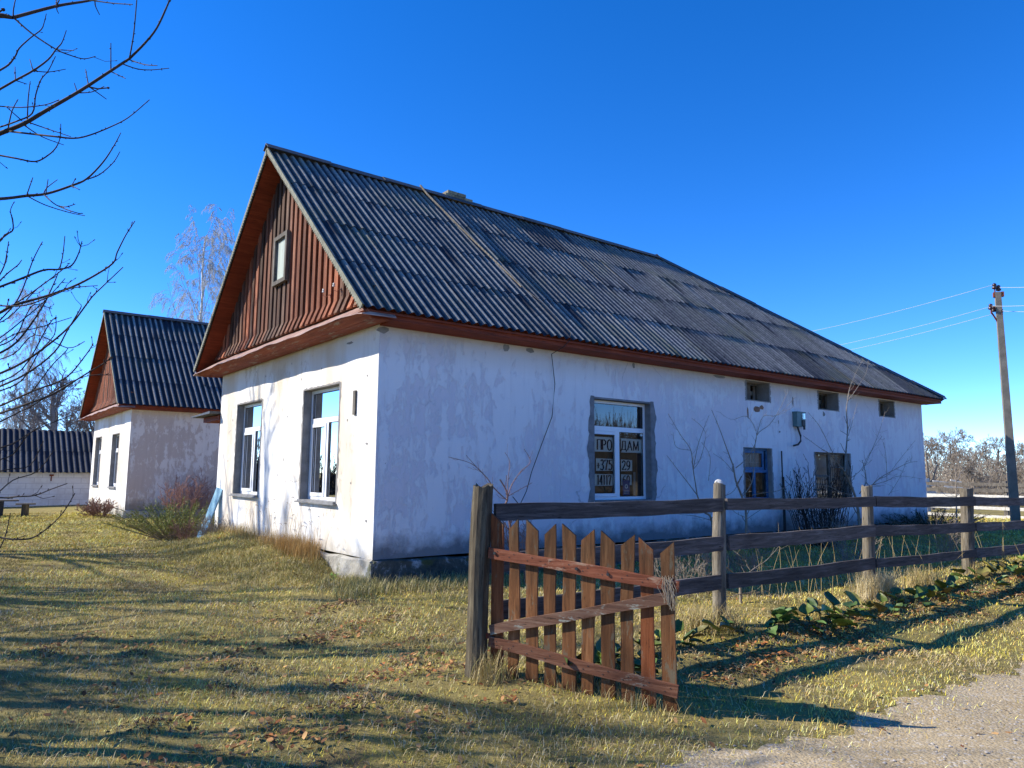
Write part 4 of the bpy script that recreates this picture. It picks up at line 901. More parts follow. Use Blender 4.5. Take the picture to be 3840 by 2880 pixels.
tag(mb.build('stone', MT['stone'], None, loc=(1.64, FY, 1.17)), 'pale stone lying on top of a fence post', 'stone')

# ------------------------------------------------------------ gate (built along local x, front faces -y)
gA = np.array([-1.50, -4.96]); gB = np.array([-.84, -6.31]); gd = gB-gA; GL = np.linalg.norm(gd)
gate = T('picket_gate', 'sagging stained picket gate standing open in front of the rail fence', 'gate', (gA[0], gA[1], 0))
gate.rotation_euler = (0, 0, math.atan2(gd[1], gd[0]))
def gbuild(mb, name, m, par=None): 
    o = mb.build(name, m); o.parent = par or gate; return o
# local x runs from the hinge to the free end, local -y looks at the camera side
NP = 10; r = np.random.RandomState(12)
sag = lambda x: -.13*x/GL
TOP = [.945, .905, .905, .880, .885, .85, .845, .825, .81, .785]; HT = [0, -.01, 0, 0, 0, 0, 0, 0, 0, 0]
BOT = [-.27, -.325, -.345, -.375, -.40, -.42, -.44, -.455, -.475, -.485]
WD = [.105, .085, .10, .095, .105, .10, .105, .10, .10, .10]
for i in range(NP):
    w = WD[i]; x0 = .02+(GL-.12)*i/(NP-1)-w*.15; mb = MB(); n = 12; zb, zt = BOT[i], TOP[i]; up_ = i % 2 == 0     # even: left corner high
    cut = .085; lean = r.uniform(-.008, .008); ph = r.rand()*6; tone = r.uniform(.7, 1.3)
    wl_, wr_ = [], []
    for k in range(n+1):
        t_ = k/n; wob = .006*math.sin(t_*7+ph)+.004*math.sin(t_*15+ph); wob2 = (.010*math.sin(t_*5+ph*2) if i in (1, 5, 7) else .003*math.sin(t_*9))
        zl = zb+(zt-(0 if up_ else cut)-zb)*t_; zr = zb+(zt-(cut if up_ else 0)-zb)*t_
        wl_.append((x0+lean*t_+wob*.6, zl)); wr_.append((x0+w+lean*t_+wob2, zr))
    th = .022
    V_ = []
    for (a, za), (b, zb2) in zip(wl_, wr_): V_ += [(a, 0, za), (b, 0, zb2), (b, th, zb2), (a, th, za)]
    f = [(0,3,2,1)]+[(4*k+j, 4*k+(j+1) % 4, 4*k+4+(j+1) % 4, 4*k+4+j) for k in range(n) for j in range(4)]+[(4*n, 4*n+1, 4*n+2, 4*n+3)]
    redder = 1.25 if i in (0, 8) else 1
    CV = []
    for k in range(n+1):
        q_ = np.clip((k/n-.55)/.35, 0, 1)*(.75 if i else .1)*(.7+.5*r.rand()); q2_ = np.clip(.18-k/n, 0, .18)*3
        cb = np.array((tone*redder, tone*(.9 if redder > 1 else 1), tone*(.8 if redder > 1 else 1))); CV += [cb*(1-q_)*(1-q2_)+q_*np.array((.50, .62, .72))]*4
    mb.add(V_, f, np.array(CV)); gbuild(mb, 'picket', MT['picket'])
def grail(p, q, w, name, tone=1, end=0):
    mb = MB(); n = 12; (xa, za), (xb, zb) = p, q; dx, dz = xb-xa, zb-za; ln_ = math.hypot(dx, dz); nx_, nz_ = -dz/ln_*w/2, dx/ln_*w/2
    for k in range(n):
        V_ = []
        for t_ in (k/n, (k+1)/n):
            j1 = .004*math.sin(t_*11+xa*9+za*7); j2 = .004*math.sin(t_*8+za*5)
            V_.append(((xa+dx*t_-nx_, za+dz*t_-nz_+j1), (xa+dx*t_+nx_, za+dz*t_+nz_+j2)))
        (b0, t0), (b1, t1) = V_
        y0, y1 = -.032, -.001
        mb.add([(b0[0],y0,b0[1]),(b1[0],y0,b1[1]),(b1[0],y1,b1[1]),(b0[0],y1,b0[1]),(t0[0],y0,t0[1]),(t1[0],y0,t1[1]),(t1[0],y1,t1[1]),(t0[0],y1,t0[1])], [(0,3,2,1),(4,5,6,7),(0,1,5,4),(2,3,7,6)]+([(3,0,4,7)] if k == 0 else [])+([(1,2,6,5)] if k == n-1 else []), tone if isinstance(tone, tuple) else (tone,)*3)
    return gbuild(mb, name, MT['grail'])
grail((-.01, .635), (GL+.02, .475), .082, 'gate_rail', (1.25, .95, .85)); grail((.0, -.055), (GL+.0, -.245), .078, 'gate_rail', .95)
grail((.01, .03), (GL-.03, .40), .075, 'brace', (1.0, 1.25, 1.4))
for z in (.635, -.02):
    mb = MB(); mb.box((-.11, -.012, z-.02), (.0, .005, z+.02)); mb.tube([(-.05, -.02, z-.03), (-.05, -.02, z+.03)], .012, 8); gbuild(mb, 'hinge', MT['rust'])
mb = MB(); rr = np.random.RandomState(3)
for k in range(26):
    a = GL-.05+rr.randn()*.025; z0_ = .50+rr.randn()*.012; mb.tube([(a-.02, .03, z0_+.03), (a-.01, -.038, z0_+.03+.01*rr.randn()), (a+.02*rr.randn(), -.044, z0_-.03), (a+.03*rr.rand(), -.04-.01*rr.rand(), z0_-.12-.05*rr.rand())], .0022, 4)
gbuild(mb, 'twine_knot', MT['twine'])
mb = MB()
for x_, z_ in ((.05, .632), (.75, .555), (1.0, .53)): mb.tube([(x_, -.034, z_), (x_, -.042, z_)], .012, 8)
for i in range(NP):
    xx = .02+(GL-.12)*i/(NP-1)+WD[i]*.3
    for q_ in (.02, -.02):
        for zz in (.64-.16*xx/GL, -.055-.19*xx/GL): mb.tube([(xx+q_, -.031, zz+q_*.6), (xx+q_, -.0345, zz+q_*.6)], .0045, 6)
gbuild(mb, 'bolts', MT['iron'])

# ------------------------------------------------------------ pole and wires
pb = at(3812, 1992, 22.); pt = at(3741, 1096, 22.)
pole = T('utility_pole', 'leaning concrete electricity pole with brown insulators on the right', 'utility pole', pb)
d_ = pt-pb; mb = MB(); v1_ = pb-d_*.1; sdir = np.array([.45, -.9, 0]); sdir /= np.linalg.norm(sdir); mb.bar(v1_, pt, .30, .24, sdir, taper=.62); mb.build('shaft', MT['concrete'], pole)
def insulator(p, par, s=1.):
    i_ = MB(); i_.lathe(p, [(.02*s, 0), (.07*s, .02*s), (.075*s, .06*s), (.035*s, .09*s), (.06*s, .11*s), (.055*s, .16*s), (.02*s, .19*s)], 10); i_.build('insulator', MT['darkinsul'], par, True)
topn = at(3730, 1085, 22.); arm = at(3716, 1162, 22.)
mb = MB(); mb.bar(pt-d_*.01+sdir*.15, pt-d_*.01-sdir*.12, .16, .14); a_ = pt-d_*.14; mb.tube([a_, arm-np.array([0,0,.06])], .025, 6); mb.tube([arm-np.array([0,0,.12]), arm], .018, 6); mb.tube([topn-np.array([0,0,.12]), topn+np.array([0,0,.02])], .018, 6)
q2 = at(3745, 1092, 22.); q3 = at(3757, 1172, 21.9); q4 = at(3728, 1170, 22.1); mb.tube([q3, q3-d_*.01], .018, 6); mb.build('bracket', MT['rust'], pole)
for p in (topn, q2, arm, q4): insulator(p, pole)
insulator(q3, pole, .6)
def wire(p, q, sag_, label):
    p, q = np.array(p), np.array(q); ts = np.linspace(0, 1, 24); pts = [p+(q-p)*t_-np.array([0, 0, sag_*4*t_*(1-t_)]) for t_ in ts]
    mb = MB(); mb.tube(pts, .006, 5); tag(mb.build('power_line', MT['wire'], None, True, loc=p), label, 'wire', 'power lines strung from the concrete pole')
wire(topn+np.array([0,0,.15]), at(2400, 1290, 60), .9, 'topmost overhead wire running left from the pole behind the roof')
wire(arm+np.array([0,0,.1]), at(2500, 1335, 60), .9, 'middle overhead wire running left from the pole bracket')
wire(q4+np.array([0,0,-.05]), at(2500, 1362, 62), .9, 'lowest overhead wire running left from the pole')
wire(q2+np.array([0,0,.12]), at(4200, 1030, 17), .1, 'topmost overhead wire running right out of the picture')
wire(arm+np.array([0,0,.12]), at(4200, 1100, 17), .1, 'middle overhead wire running right out of the picture')
wire(q3+np.array([0,0,.05]), at(4200, 1135, 17), .1, 'lowest overhead wire running right out of the picture')

# ------------------------------------------------------------ far fence and yard at the right
ff = T('plank_fence', 'pale sunlit plank fence across the field beyond the house corner', 'fence', (27, 0, -.3))
r = np.random.RandomState(5)
for z, w, m in ((1.02, .12, 'greywood'), (.80, .14, 'greywood'), (.54, .15, 'stone'), (.10, .12, 'stone'), (-.22, .12, 'stone')):
    for k in range(6):
        y0 = -16+k*4.2; mb = MB(); mb.bar((27+.01*k, y0, z+r.randn()*.015), (27.02, y0+4.18, z+r.randn()*.015), .04, w); mb.build('rail', MT[m], ff)
for k in range(7):
    mb = MB(); mb.box((27.05, -16+k*4.2-.07, -.7), (27.2, -16+k*4.2+.07, 1.15)); mb.build('post', MT['greywood'], ff)

# ------------------------------------------------------------ trees
def rot_about(v, ax, a):
    ax = ax/np.linalg.norm(ax); return v*math.cos(a)+np.cross(ax, v)*math.sin(a)+ax*np.dot(ax, v)*(1-math.cos(a))
class Tree:
    def __init__(s, seed, levels, ratio=.62, spread=.75, trop=.12, droop=0, kids=(5, 9), wig=.16, rr=.55, minr=.004, start=.25):
        s.r = np.random.RandomState(seed); s.lv = levels; s.ratio = ratio; s.spread = spread; s.trop = trop; s.droop = droop; s.kids = kids; s.wig = wig; s.rr = rr; s.minr = minr; s.out = []; s.start = start
    def grow(s, p, d, Ln_, rad, lev=0, segs=None):
        r = s.r; n = segs or (8 if lev == 0 else 5 if lev < 3 else 4); pts = [np.array(p, float)]; d = np.array(d, float)/np.linalg.norm(d); ds = [d]
        for i in range(n):
            d = d+r.randn(3)*s.wig*(.5 if lev == 0 else 1); d[2] += s.trop if lev < s.lv-1 or not s.droop else -s.droop; d /= np.linalg.norm(d); pts.append(pts[-1]+d*Ln_/n); ds.append(d)
        tip = s.minr if lev else max(s.minr, rad*.25); rads = rad+(tip-rad)*np.linspace(0, 1, n+1)**.9
        s.out.append((lev, np.array(pts), rads))
        if lev >= s.lv: return
        nk = r.randint(*s.kids) if lev else s.kids[1]+2
        for k in range(nk):
            t_ = s.start+(1-s.start)*(k+r.rand())/nk if lev == 0 else .15+.85*(k+r.rand())/nk
            i = min(int(t_*n), n-1); f_ = t_*n-i; bp = pts[i]*(1-f_)+pts[i+1]*f_; bd = ds[i+1]
            ax = np.cross(bd, r.randn(3)); nd = rot_about(bd, ax, s.spread*r.uniform(.65, 1.25))
            cl = Ln_*s.ratio*(1.15-.65*t_)*r.uniform(.7, 1.2); cr = max(s.minr, (rads[i]*(1-f_)+rads[i+1]*f_)*s.rr)
            s.grow(bp, nd, cl, cr, lev+1)
    def mesh(s, levs, ks=(9, 6, 4, 3, 3, 3)):
        mb = MB()
        for lev, pts, rads in s.out:
            if lev in levs: mb.tube(pts, rads, ks[min(lev, 5)], None, False)
        return mb
def tree_obj(name, label, cat, loc, tr, m1, m2, group=None, split=1):
    t = T(name, label, cat, (0, 0, 0), group); tr.mesh(range(0, split)).build('trunk', m1, t, True); tr.mesh(range(split, 9)).build('crown', m2, t, True); t.location = [float(q) for q in loc]; return t
def copy_tree(o, loc, rz, sc, label=None):
    c = o.copy(); COL.objects.link(c); c.location = [float(q) for q in loc]; c.rotation_euler = (0, 0, rz); c.scale = (sc,)*3 if not isinstance(sc, tuple) else sc
    if label: c['label'] = label
    for ch in o.children:
        d = ch.copy(); COL.objects.link(d); d.parent = c
    return c
def gz(x, y): return float(H(x, y))-.03

# birch beyond the farmhouse, seen between the two roofs
tr = Tree(4, 3, .40, .62, .05, .50, (9, 14), .10, .34, .0052, .14); tr.kids = (10, 27); tr.grow((0,0,0), (.02, 0, 1), 13.5, .15, 0, 14)
bp = pl(700, 1780, 1, 34); b1 = tree_obj('birch_tree', 'tall slender birch with drooping twigs between the two house roofs', 'tree', (bp[0], 34, -.4), tr, MT['birch'], MT['fartwig'], 'bare trees behind the houses')
b1.scale = (1.05, 1.05, 1.16)
bp = pl(880, 1780, 1, 40); copy_tree(b1, (bp[0], 40, -.4), 2, .85, 'second thinner birch half hidden behind the farmhouse gable')
bp = at(60, 1780, 52); copy_tree(b1, (bp[0], bp[1], -.4), 4, (.9, .9, 1.0), 'faint birch with pale trunk above the shed roof at far left')
# old trees behind the shed
tr = Tree(19, 4, .62, .70, .07, 0, (5, 8), .22, .62, .011, .36); tr.grow((0,0,0), (0, 0, 1), 6.6, .34, 0, 8)
oak = tree_obj('old_tree', 'old gnarled bare tree with thick trunk above the shed roof', 'tree', (0, 0, 0), tr, MT['fargrey'], MT['fargrey'], 'bare trees behind the houses', 1)
p = at(190, 1780, 46); oak.location = (p[0], p[1], -.5)
for (xx, dd, rz, sc, lab) in ((330, 50, 1.3, .72, 'twiggy bare tree right beside the second house roof above the shed'), (30, 60, 2.6, .70, 'low bare tree at the far left edge above the shed roof'), (255, 62, 4., .7, 'bare tree between the gnarled tree and the second house')):
    p = at(xx, 1780, dd); copy_tree(oak, (p[0], p[1], -.5), rz, sc*1.3, lab)

# orchard and thicket at the right, beyond the plank fence
tr = Tree(15, 4, .66, .8, .07, 0, (4, 7), .22, .60, .007, .2); tr.grow((0,0,0), (0, 0, 1), 2.6, .11, 0, 6)
orc = tree_obj('orchard_tree', 'spreading bare orchard tree right against the far house corner', 'tree', (0,0,0), tr, MT['barkpale'], MT['barkpale'], 'bare orchard trees beyond the field fence')
tr2 = Tree(23, 4, .62, .72, .12, 0, (4, 7), .2, .60, .007, .1); tr2.grow((0,0,0), (0, 0, 1), 2.2, .09, 0, 5)
orc2 = tree_obj('orchard_tree', 'rounded dense bare tree in the middle of the far orchard', 'tree', (0,0,0), tr2, MT['barkpale'], MT['barkpale'], 'bare orchard trees beyond the field fence')
spots = [(3490, 36, 0, 1.15, 0, ''), (3560, 44, 1, 1.3, 1, ''), (3625, 40, 2, 1.0, 0, 'brownish bare orchard tree just left of the concrete pole'), (3690, 52, 3, 1.45, 1, 'taller bare tree showing above the others left of the pole'), (3760, 42, 4, 1.1, 1, 'dense bare tree directly behind the concrete pole'), (3830, 46, 5, 1.2, 0, 'bare orchard tree at the right edge of the picture'),
         (3520, 55, 2.2, 1.65, 1, 'bare tree standing farther back near the house corner'), (3600, 58, 5.2, 1.7, 0, 'pale tall bare tree rising behind the orchard'), (3730, 62, 1.2, 1.6, 0, 'bare tree far behind and left of the concrete pole'), (3860, 60, .4, 1.6, 1, 'far bare tree just outside the orchard right edge'), (3450, 48, .9, 1.3, 0, 'bare orchard tree partly hidden by the house wall'), (3660, 36, .9, .8, 1, 'low bushy bare tree nearest the plank fence'), (3780, 36, 3.3, .85, 0, 'low spreading bare tree near the foot of the pole')]
for k, (xx, dd, rz, sc, w_, lab) in enumerate(spots):
    p = at(xx, 1800, dd); src = orc2 if w_ else orc
    if k < 2: src.location = (p[0], p[1], -.4); src.rotation_euler = (0, 0, rz); src.scale = (sc,)*3
    else: copy_tree(src, (p[0], p[1], -.4), rz, sc, lab)
# undergrowth behind as one mass
mb = MB(); r = np.random.RandomState(31)
for k in range(2600):
    xx = r.uniform(3420, 4000); dd = r.uniform(38, 62); p = at(xx, 1800, dd); p[2] = -.4+r.rand()*.3; q = p+np.array([r.randn()*.8, r.randn()*.8, r.uniform(.8, 3.0)]); m_ = (p+q)/2+r.randn(3)*.3
    mb.tube([p, m_, q], [.016, .012, .006], 3, None, False)
tag(mb.build('undergrowth', MT['barkpale'], None), 'tangle of brown brushwood beneath the far orchard trees', 'brushwood', kind='stuff')
mb = MB()
for k in range(3600):
    xx = r.uniform(-300, 560); dd = r.uniform(48, 62); p = at(xx, 1780, dd); p[2] = -.4; q = p+np.array([r.randn()*.8, r.randn()*.8, r.uniform(2.0, 4.2)]); m_ = (p+q)/2+r.randn(3)*.4
    mb.tube([p, m_, q], [.02, .014, .008], 3, None, False)
tag(mb.build('undergrowth', MT['twigred'], None), 'thicket of thin twigs rising behind the shed roof', 'brushwood', kind='stuff')
# wood pile
t = T('wood_pile', 'heap of pale sawn boards beyond the plank fence', 'wood pile', at(3530, 1830, 33)); base = at(3530, 1840, 33); r = np.random.RandomState(2); mb = MB()
ax_ = np.array([.62, -.78, 0])
for k in range(34):
    c = base+ax_*r.uniform(-.9, .9)+np.array([0, 0, r.uniform(-.8, .45)]); dv = ax_*r.uniform(.4, 1.1)+np.array([0, 0, r.randn()*.05]); mb.bar(c-dv*.5, c+dv*.5, .1, .06, c=(r.uniform(.7, 1.1),)*3)
mb.box(base+np.array([-.55, .4, -1]), base+np.array([-.2, .8, .55])); mb.build('boards', MT['stone'], t)

# ------------------------------------------------------------ shrubs by the long wall
def shrub(name, label, cat, loc, seed, n, L_, spread, m, levels=2, ratio=.5, rad=.012, minr=.0022, trop=.08, group=None, wig=.14, kids=(3, 6), lean=(0, 0), tsp=.7):
    t = T(name, label, cat, loc, group); r = np.random.RandomState(seed); tr = Tree(seed, levels, ratio, tsp, trop, 0, kids, wig, .6, minr, .25); mb = MB()
    for k in range(n):
        a = r.rand()*6.283; s_ = spread*math.sqrt(r.rand()); tr.grow(np.array(loc)+np.array([math.cos(a), math.sin(a), 0])*.06*n**.5*r.rand()+np.array([0,0,-.05]), (math.cos(a)*s_+lean[0], math.sin(a)*s_+lean[1], 1), L_*r.uniform(.65, 1.1), rad*r.uniform(.7, 1.1), 0, 6)
    tr.mesh(range(0, 1)).build('stems', m, t, True); tr.mesh(range(1, 9)).build('twigs', m, t, True); return t
def gl(x, y): return (x, y, float(H(x, y)))
shrub('bare_shrub', 'small bare shrub against the side wall behind the first fence post', 'shrub', gl(2.0, -1.0), 3, 5, 1.25, .55, MT['twigred'], 2, .5, .014, .003, lean=(-.15, 0))
# fruit tree traced near the vents
def traced(name, label, loc, lines, dep_plane, m, tipr=.0035, twig=(10, .25), seed=0, group=None, buds=False, cat='tree', depth=None, spread=.25):
    """lines: [(points in the photograph, base radius, tip radius)], each set on its own depth"""
    t = T(name, label, cat, loc, group); r = np.random.RandomState(seed); main = MB(); tw = MB()
    for i, (pts, r0, r1) in enumerate(lines):
        off = r.uniform(-spread, spread) if i else 0
        if depth is None: P = [pl(x, y, 1, dep_plane+off*min(1, k/2)) for k, (x, y) in enumerate(pts)]
        else: P = [at(x, y, depth+off*min(1, k/2.)) for k, (x, y) in enumerate(pts)]
        P = np.array(P); 
        # smooth
        Q = [P[0]]
        for k in range(len(P)-1):
            p0 = P[max(k-1, 0)]; p1 = P[k]; p2 = P[k+1]; p3 = P[min(k+2, len(P)-1)]
            for s_ in (.25, .5, .75, 1.): Q.append(.5*((2*p1)+(-p0+p2)*s_+(2*p0-5*p1+4*p2-p3)*s_**2+(-p0+3*p1-3*p2+p3)*s_**3))
        Q = np.array(Q); rr_ = np.linspace(r0, r1, len(Q)); (main if i < 2 else tw).tube(Q, rr_, 6 if r0 > .006 else 5, None, False)
        ln_ = np.linalg.norm(np.diff(Q, axis=0), axis=1).sum(); nt_ = int(ln_*twig[0])
        for k in range(nt_):
            a = r.randint(1, len(Q)-1); dq = Q[a]-Q[a-1]; dq /= np.linalg.norm(dq)+1e-9; nd = rot_about(dq, np.cross(dq, r.randn(3)), r.uniform(.5, 1.0)); l_ = twig[1]*r.uniform(.15, 1)**1.5
            b_ = Q[a]; m__ = b_+nd*l_*.5; nd2 = nd+np.array([0,0,.4])+.2*r.randn(3); nd2 /= np.linalg.norm(nd2); e_ = m__+nd2*l_*.5
            rb = max(r1*.8, rr_[a]*.45); tw.tube([b_, m__, e_], [rb, rb*.8, rb*.7], 4, None, False)
            if buds: tw.tube([e_, e_+nd2*.012], [rb*1.7, rb*.7], 4, None, True)
        if buds:
            for k in range(int(ln_/.055)):
                a = r.randint(1, len(Q)-1); u_ = r.randn(3); u_ /= np.linalg.norm(u_); tw.tube([Q[a], Q[a]+u_*(rr_[a]+.007)+.006*(Q[a]-Q[a-1])/np.linalg.norm(Q[a]-Q[a-1])], [rr_[a]*.8+.001, .0015], 4, None, True)
    main.build('limbs', m, t, True); tw.build('twigs', m, t, True); return t
def sc(pts, s, ox, oy): return [(ox+a/s, oy+b/s) for a, b in pts]
c7 = lambda *p: sc(p, 1.6587, 2500, 1200)
fr = [(c7((1205, 1320), (1190, 1180), (1170, 1090), (1130, 990), (1100, 940)), .035, .022), (c7((1110, 950), (1115, 830), (1125, 680), (1118, 560), (1125, 500)), .022, .009),
 (c7((1125, 500), (1140, 420), (1190, 300), (1225, 250)), .009, .003), (c7((1130, 500), (1180, 430), (1240, 330), (1255, 250)), .008, .003), (c7((1130, 720), (1150, 650), (1185, 520)), .007, .003),
 (c7((1105, 940), (1060, 890), (1010, 830), (960, 800), (850, 720)), .012, .004), (c7((1060, 880), (1020, 800), (950, 660), (880, 575)), .009, .003), (c7((1200, 1080), (1240, 1010), (1230, 920), (1215, 870)), .012, .006),
 (c7((1240, 1010), (1270, 1030), (1330, 980), (1400, 940), (1500, 890), (1560, 880)), .011, .004), (c7((1215, 940), (1280, 800), (1320, 700), (1360, 570)), .008, .003), (c7((1270, 1030), (1370, 1000), (1450, 970), (1600, 990)), .007, .003), (c7((1170, 1090), (1080, 1070), (1000, 1030), (920, 1030)), .008, .003), (c7((1320, 990), (1380, 960), (1440, 880), (1545, 750)), .006, .003),
 (c7((1150, 980), (1210, 930), (1250, 850), (1340, 720)), .007, .003), (c7((1370, 1000), (1365, 860), (1350, 760)), .006, .003), (c7((1380, 1090), (1450, 980), (1500, 860)), .005, .003)]
traced('fruit_tree', 'pale barked bare fruit tree in front of the grey side window', (11.1, -1.6, -.25), fr, -1.6, MT['barkpale'], twig=(7, .3), seed=4)
y1 = [(c7((495, 1340), (492, 1180), (465, 1090), (430, 1000), (415, 910)), .026, .014), (c7((415, 910), (385, 830), (330, 680), (280, 560)), .012, .004), (c7((430, 920), (500, 860), (550, 770), (555, 690), (500, 600), (420, 620)), .009, .003), (c7((470, 1100), (530, 1010), (545, 880), (560, 720), (640, 650), (700, 560), (755, 440)), .010, .003), (c7((560, 720), (600, 600), (690, 590), (800, 480)), .006, .003), (c7((425, 960), (360, 880), (290, 830)), .006, .003), (c7((530, 1090), (600, 1075), (700, 1060), (780, 1010)), .007, .003), (c7((495, 1230), (430, 1200), (380, 1150)), .006, .003), (c7((495, 1240), (600, 1170), (720, 1100), (760, 1080)), .006, .003)]
traced('young_tree', 'young bare tree with upright twigs in front of the blue window', (6.6, -1.6, -.25), y1, -1.6, MT['barkpale'], twig=(7, .25), seed=6)
y2 = [(c7((290, 1310), (270, 1220), (230, 1190), (190, 1090)), .020, .013), (c7((190, 1090), (165, 930), (150, 810), (90, 720), (10, 585)), .010, .003), (c7((190, 1090), (130, 1010), (60, 920), (0, 840)), .009, .003), (c7((165, 930), (200, 760), (265, 590)), .008, .003), (c7((230, 1190), (320, 1110), (420, 1060), (500, 900)), .008, .003), (c7((165, 930), (210, 860), (240, 700), (155, 610)), .006, .003), (c7((260, 1000), (270, 850), (215, 760)), .005, .003), (c7((150, 810), (60, 790), (40, 700)), .005, .003), (c7((290, 1250), (180, 1220), (80, 1210)), .007, .003)]
traced('young_tree', 'low bare tree with crooked twigs just right of the notice window', (5.0, -1.6, -.25), y2, -1.6, MT['barkpale'], twig=(7, .25), seed=8)
s0 = [(sc([(310, 250), (335, 210), (330, 150), (290, 80)], 1.659, 1700, 1750), .014, .008), (sc([(335, 210), (260, 140), (200, 60), (110, -20), (-30, -60)], 1.659, 1700, 1750), .008, .003), (sc([(335, 210), (360, 120), (420, 30), (480, -30), (440, -110)], 1.659, 1700, 1750), .008, .003), (sc([(330, 190), (400, 150), (490, 100)], 1.659, 1700, 1750), .006, .003), (sc([(335, 200), (340, 80), (350, -30), (320, -90)], 1.659, 1700, 1750), .006, .003), (sc([(200, 60), (160, 20), (80, -70)], 1.659, 1700, 1750), .005, .003), (sc([(390, 530), (360, 400), (330, 230)], 1.659, 1700, 1750), .02, .014)]
traced('bare_shrub', 'dark bare shrub with arching twigs above the left end of the fence rail', (1.2, -2, -.3), s0, -2.2, MT['twigred'], twig=(10, .2), seed=9, cat='shrub')
shrub('stem_bush', 'dense dark bush of upright stems under the grey side window', 'shrub', gl(11.0, -.75), 5, 64, 1.85, .42, MT['bark'], 2, .22, .011, .0045, trop=.10, wig=.06, kids=(2, 4))
for k, (x_, y_, n_, L_, sp_, lab) in enumerate(((2.9, -3.3, 12, .62, 1.3, 'tangled pale brush behind the fence beside the second post'), (4.4, -3.4, 10, .6, .8, 'sparse dry brush between the second and third fence posts'), (8.6, -2.6, 9, .8, 1.0, 'thin dry brush beyond the third fence post'), (6.9, -3.6, 6, .7, .7, 'few bare stems behind the lower rails near the third post'), (10.2, -3.6, 8, .9, 1.0, 'bare brush at the right end of the fence'))):
    shrub('bare_shrub', lab, 'shrub', gl(x_, y_), 40+k, n_, L_, sp_, MT['barkpale'], 2, .6, .008, .0028, trop=.06, wig=.18)
sp = [(sc([(460, 640), (458, 560), (455, 480)], 1.6507, 2500, 1900), .022, .017), (sc([(455, 480), (520, 400), (620, 330), (700, 240)], 1.6507, 2500, 1900), .009, .003), (sc([(455, 540), (540, 530), (620, 520)], 1.6507, 2500, 1900), .006, .003), (sc([(455, 540), (380, 560), (340, 530)], 1.6507, 2500, 1900), .006, .003), (sc([(455, 470), (380, 380), (240, 330), (120, 310)], 1.6507, 2500, 1900), .007, .003), (sc([(520, 400), (480, 330), (400, 250)], 1.6507, 2500, 1900), .005, .003)]
traced('sapling', 'short thin sapling stump standing right of the second fence post', (2.6, -4.2, -.3), sp, -4.3, MT['barkpale'], twig=(9, .3), seed=14)
cb_ = lambda *p: sc(p, 2.765, 3300, 1500)
tp = [(cb_((795, 1560), (795, 1300), (790, 1000), (790, 830)), .018, .010), (cb_((790, 830), (770, 700), (700, 560), (640, 520)), .007, .003), (cb_((790, 850), (860, 720), (960, 640), (1080, 590)), .007, .003), (cb_((790, 1000), (680, 990), (600, 880)), .006, .003), (cb_((790, 990), (900, 940), (1100, 880), (1180, 760), (1300, 650)), .007, .003), (cb_((800, 840), (830, 760), (800, 620)), .006, .003), (cb_((790, 1250), (700, 1180), (560, 1120)), .006, .003), (cb_((790, 1200), (850, 1130)), .005, .003)]
traced('young_tree', 'slim bare tree with pale stem beside the fourth fence post', (11.5, -3.2, -.3), tp, -3.2, MT['barkpale'], twig=(5, .35), seed=15)
shrub('red_bush', 'reddish bare bush spreading against the side wall of the second house', 'shrub', gl(1.7, 17.3), 51, 28, 1.45, 1.3, MT['rosetwig'], 2, .5, .012, .005, wig=.12)
shrub('red_bush', 'low reddish brush at the foot of the second house gable', 'shrub', gl(-.5, 19.4), 52, 34, .6, 1.6, MT['twigred'], 2, .5, .010, .006, wig=.2)
def needle_bush(label, loc, seed, n, rx, ry, hz, m=None):
    t = T('evergreen_shrub', label, 'shrub', loc); r = np.random.RandomState(seed); mb = MB(); st = MB()
    for k in range(n):
        a = r.rand()*6.283; q = math.sqrt(r.rand()); b = np.array(loc)+np.array([rx*q*math.cos(a)*.35, ry*q*math.sin(a)*.35, 0]); d = np.array([math.cos(a)*q*rx, math.sin(a)*q*ry, hz*r.uniform(.6, 1.1)*(1-.35*q)]); e = b+d
        st.tube([b, b+d*.5, e], [.008, .006, .003], 3, None, False); L2 = np.linalg.norm(d)
        for j in range(46):
            t_ = r.uniform(.25, 1); p = b+d*t_; nd = d/L2+r.randn(3)*.55; nd /= np.linalg.norm(nd); l_ = r.uniform(.05, .10); s_ = np.cross(nd, r.randn(3)); s_ /= np.linalg.norm(s_); w_ = .006
            v_ = r.uniform(.5, 1.5); mb.add([p-s_*w_, p+s_*w_, p+nd*l_+s_*w_*.4, p+nd*l_-s_*w_*.4], [(0,1,2,3)], (v_, v_*r.uniform(.85, 1.1), v_))
    mb.build('foliage', m or MT['evergreen'], t); st.build('stems', MT['barkpale'], t)
needle_bush('olive green low evergreen bush by the leaning blue board', gl(-.35, 9.9), 61, 190, 1.2, 1.2, .95)
MT['evdark'] = plain('dark evergreen', (.03,.045,.02), .8, .4, 4, .2, attr=True)
needle_bush('dark spreading evergreen along the far end of the side wall', gl(16.9, -.75), 62, 130, 2.4, .7, .7, MT['evdark'])
shrub('bare_shrub', 'wiry dry stems among the leaves beside the olive bush', 'shrub', gl(-.35, 8.7), 53, 16, .55, 1.2, MT['twigred'], 2, .5, .006, .003, wig=.2)
shrub('bare_shrub', 'dry weeds at the wall foot beside the blue board', 'shrub', gl(-.25, 6.9), 54, 26, .55, .9, MT['barkpale'], 2, .5, .005, .0026, wig=.2)

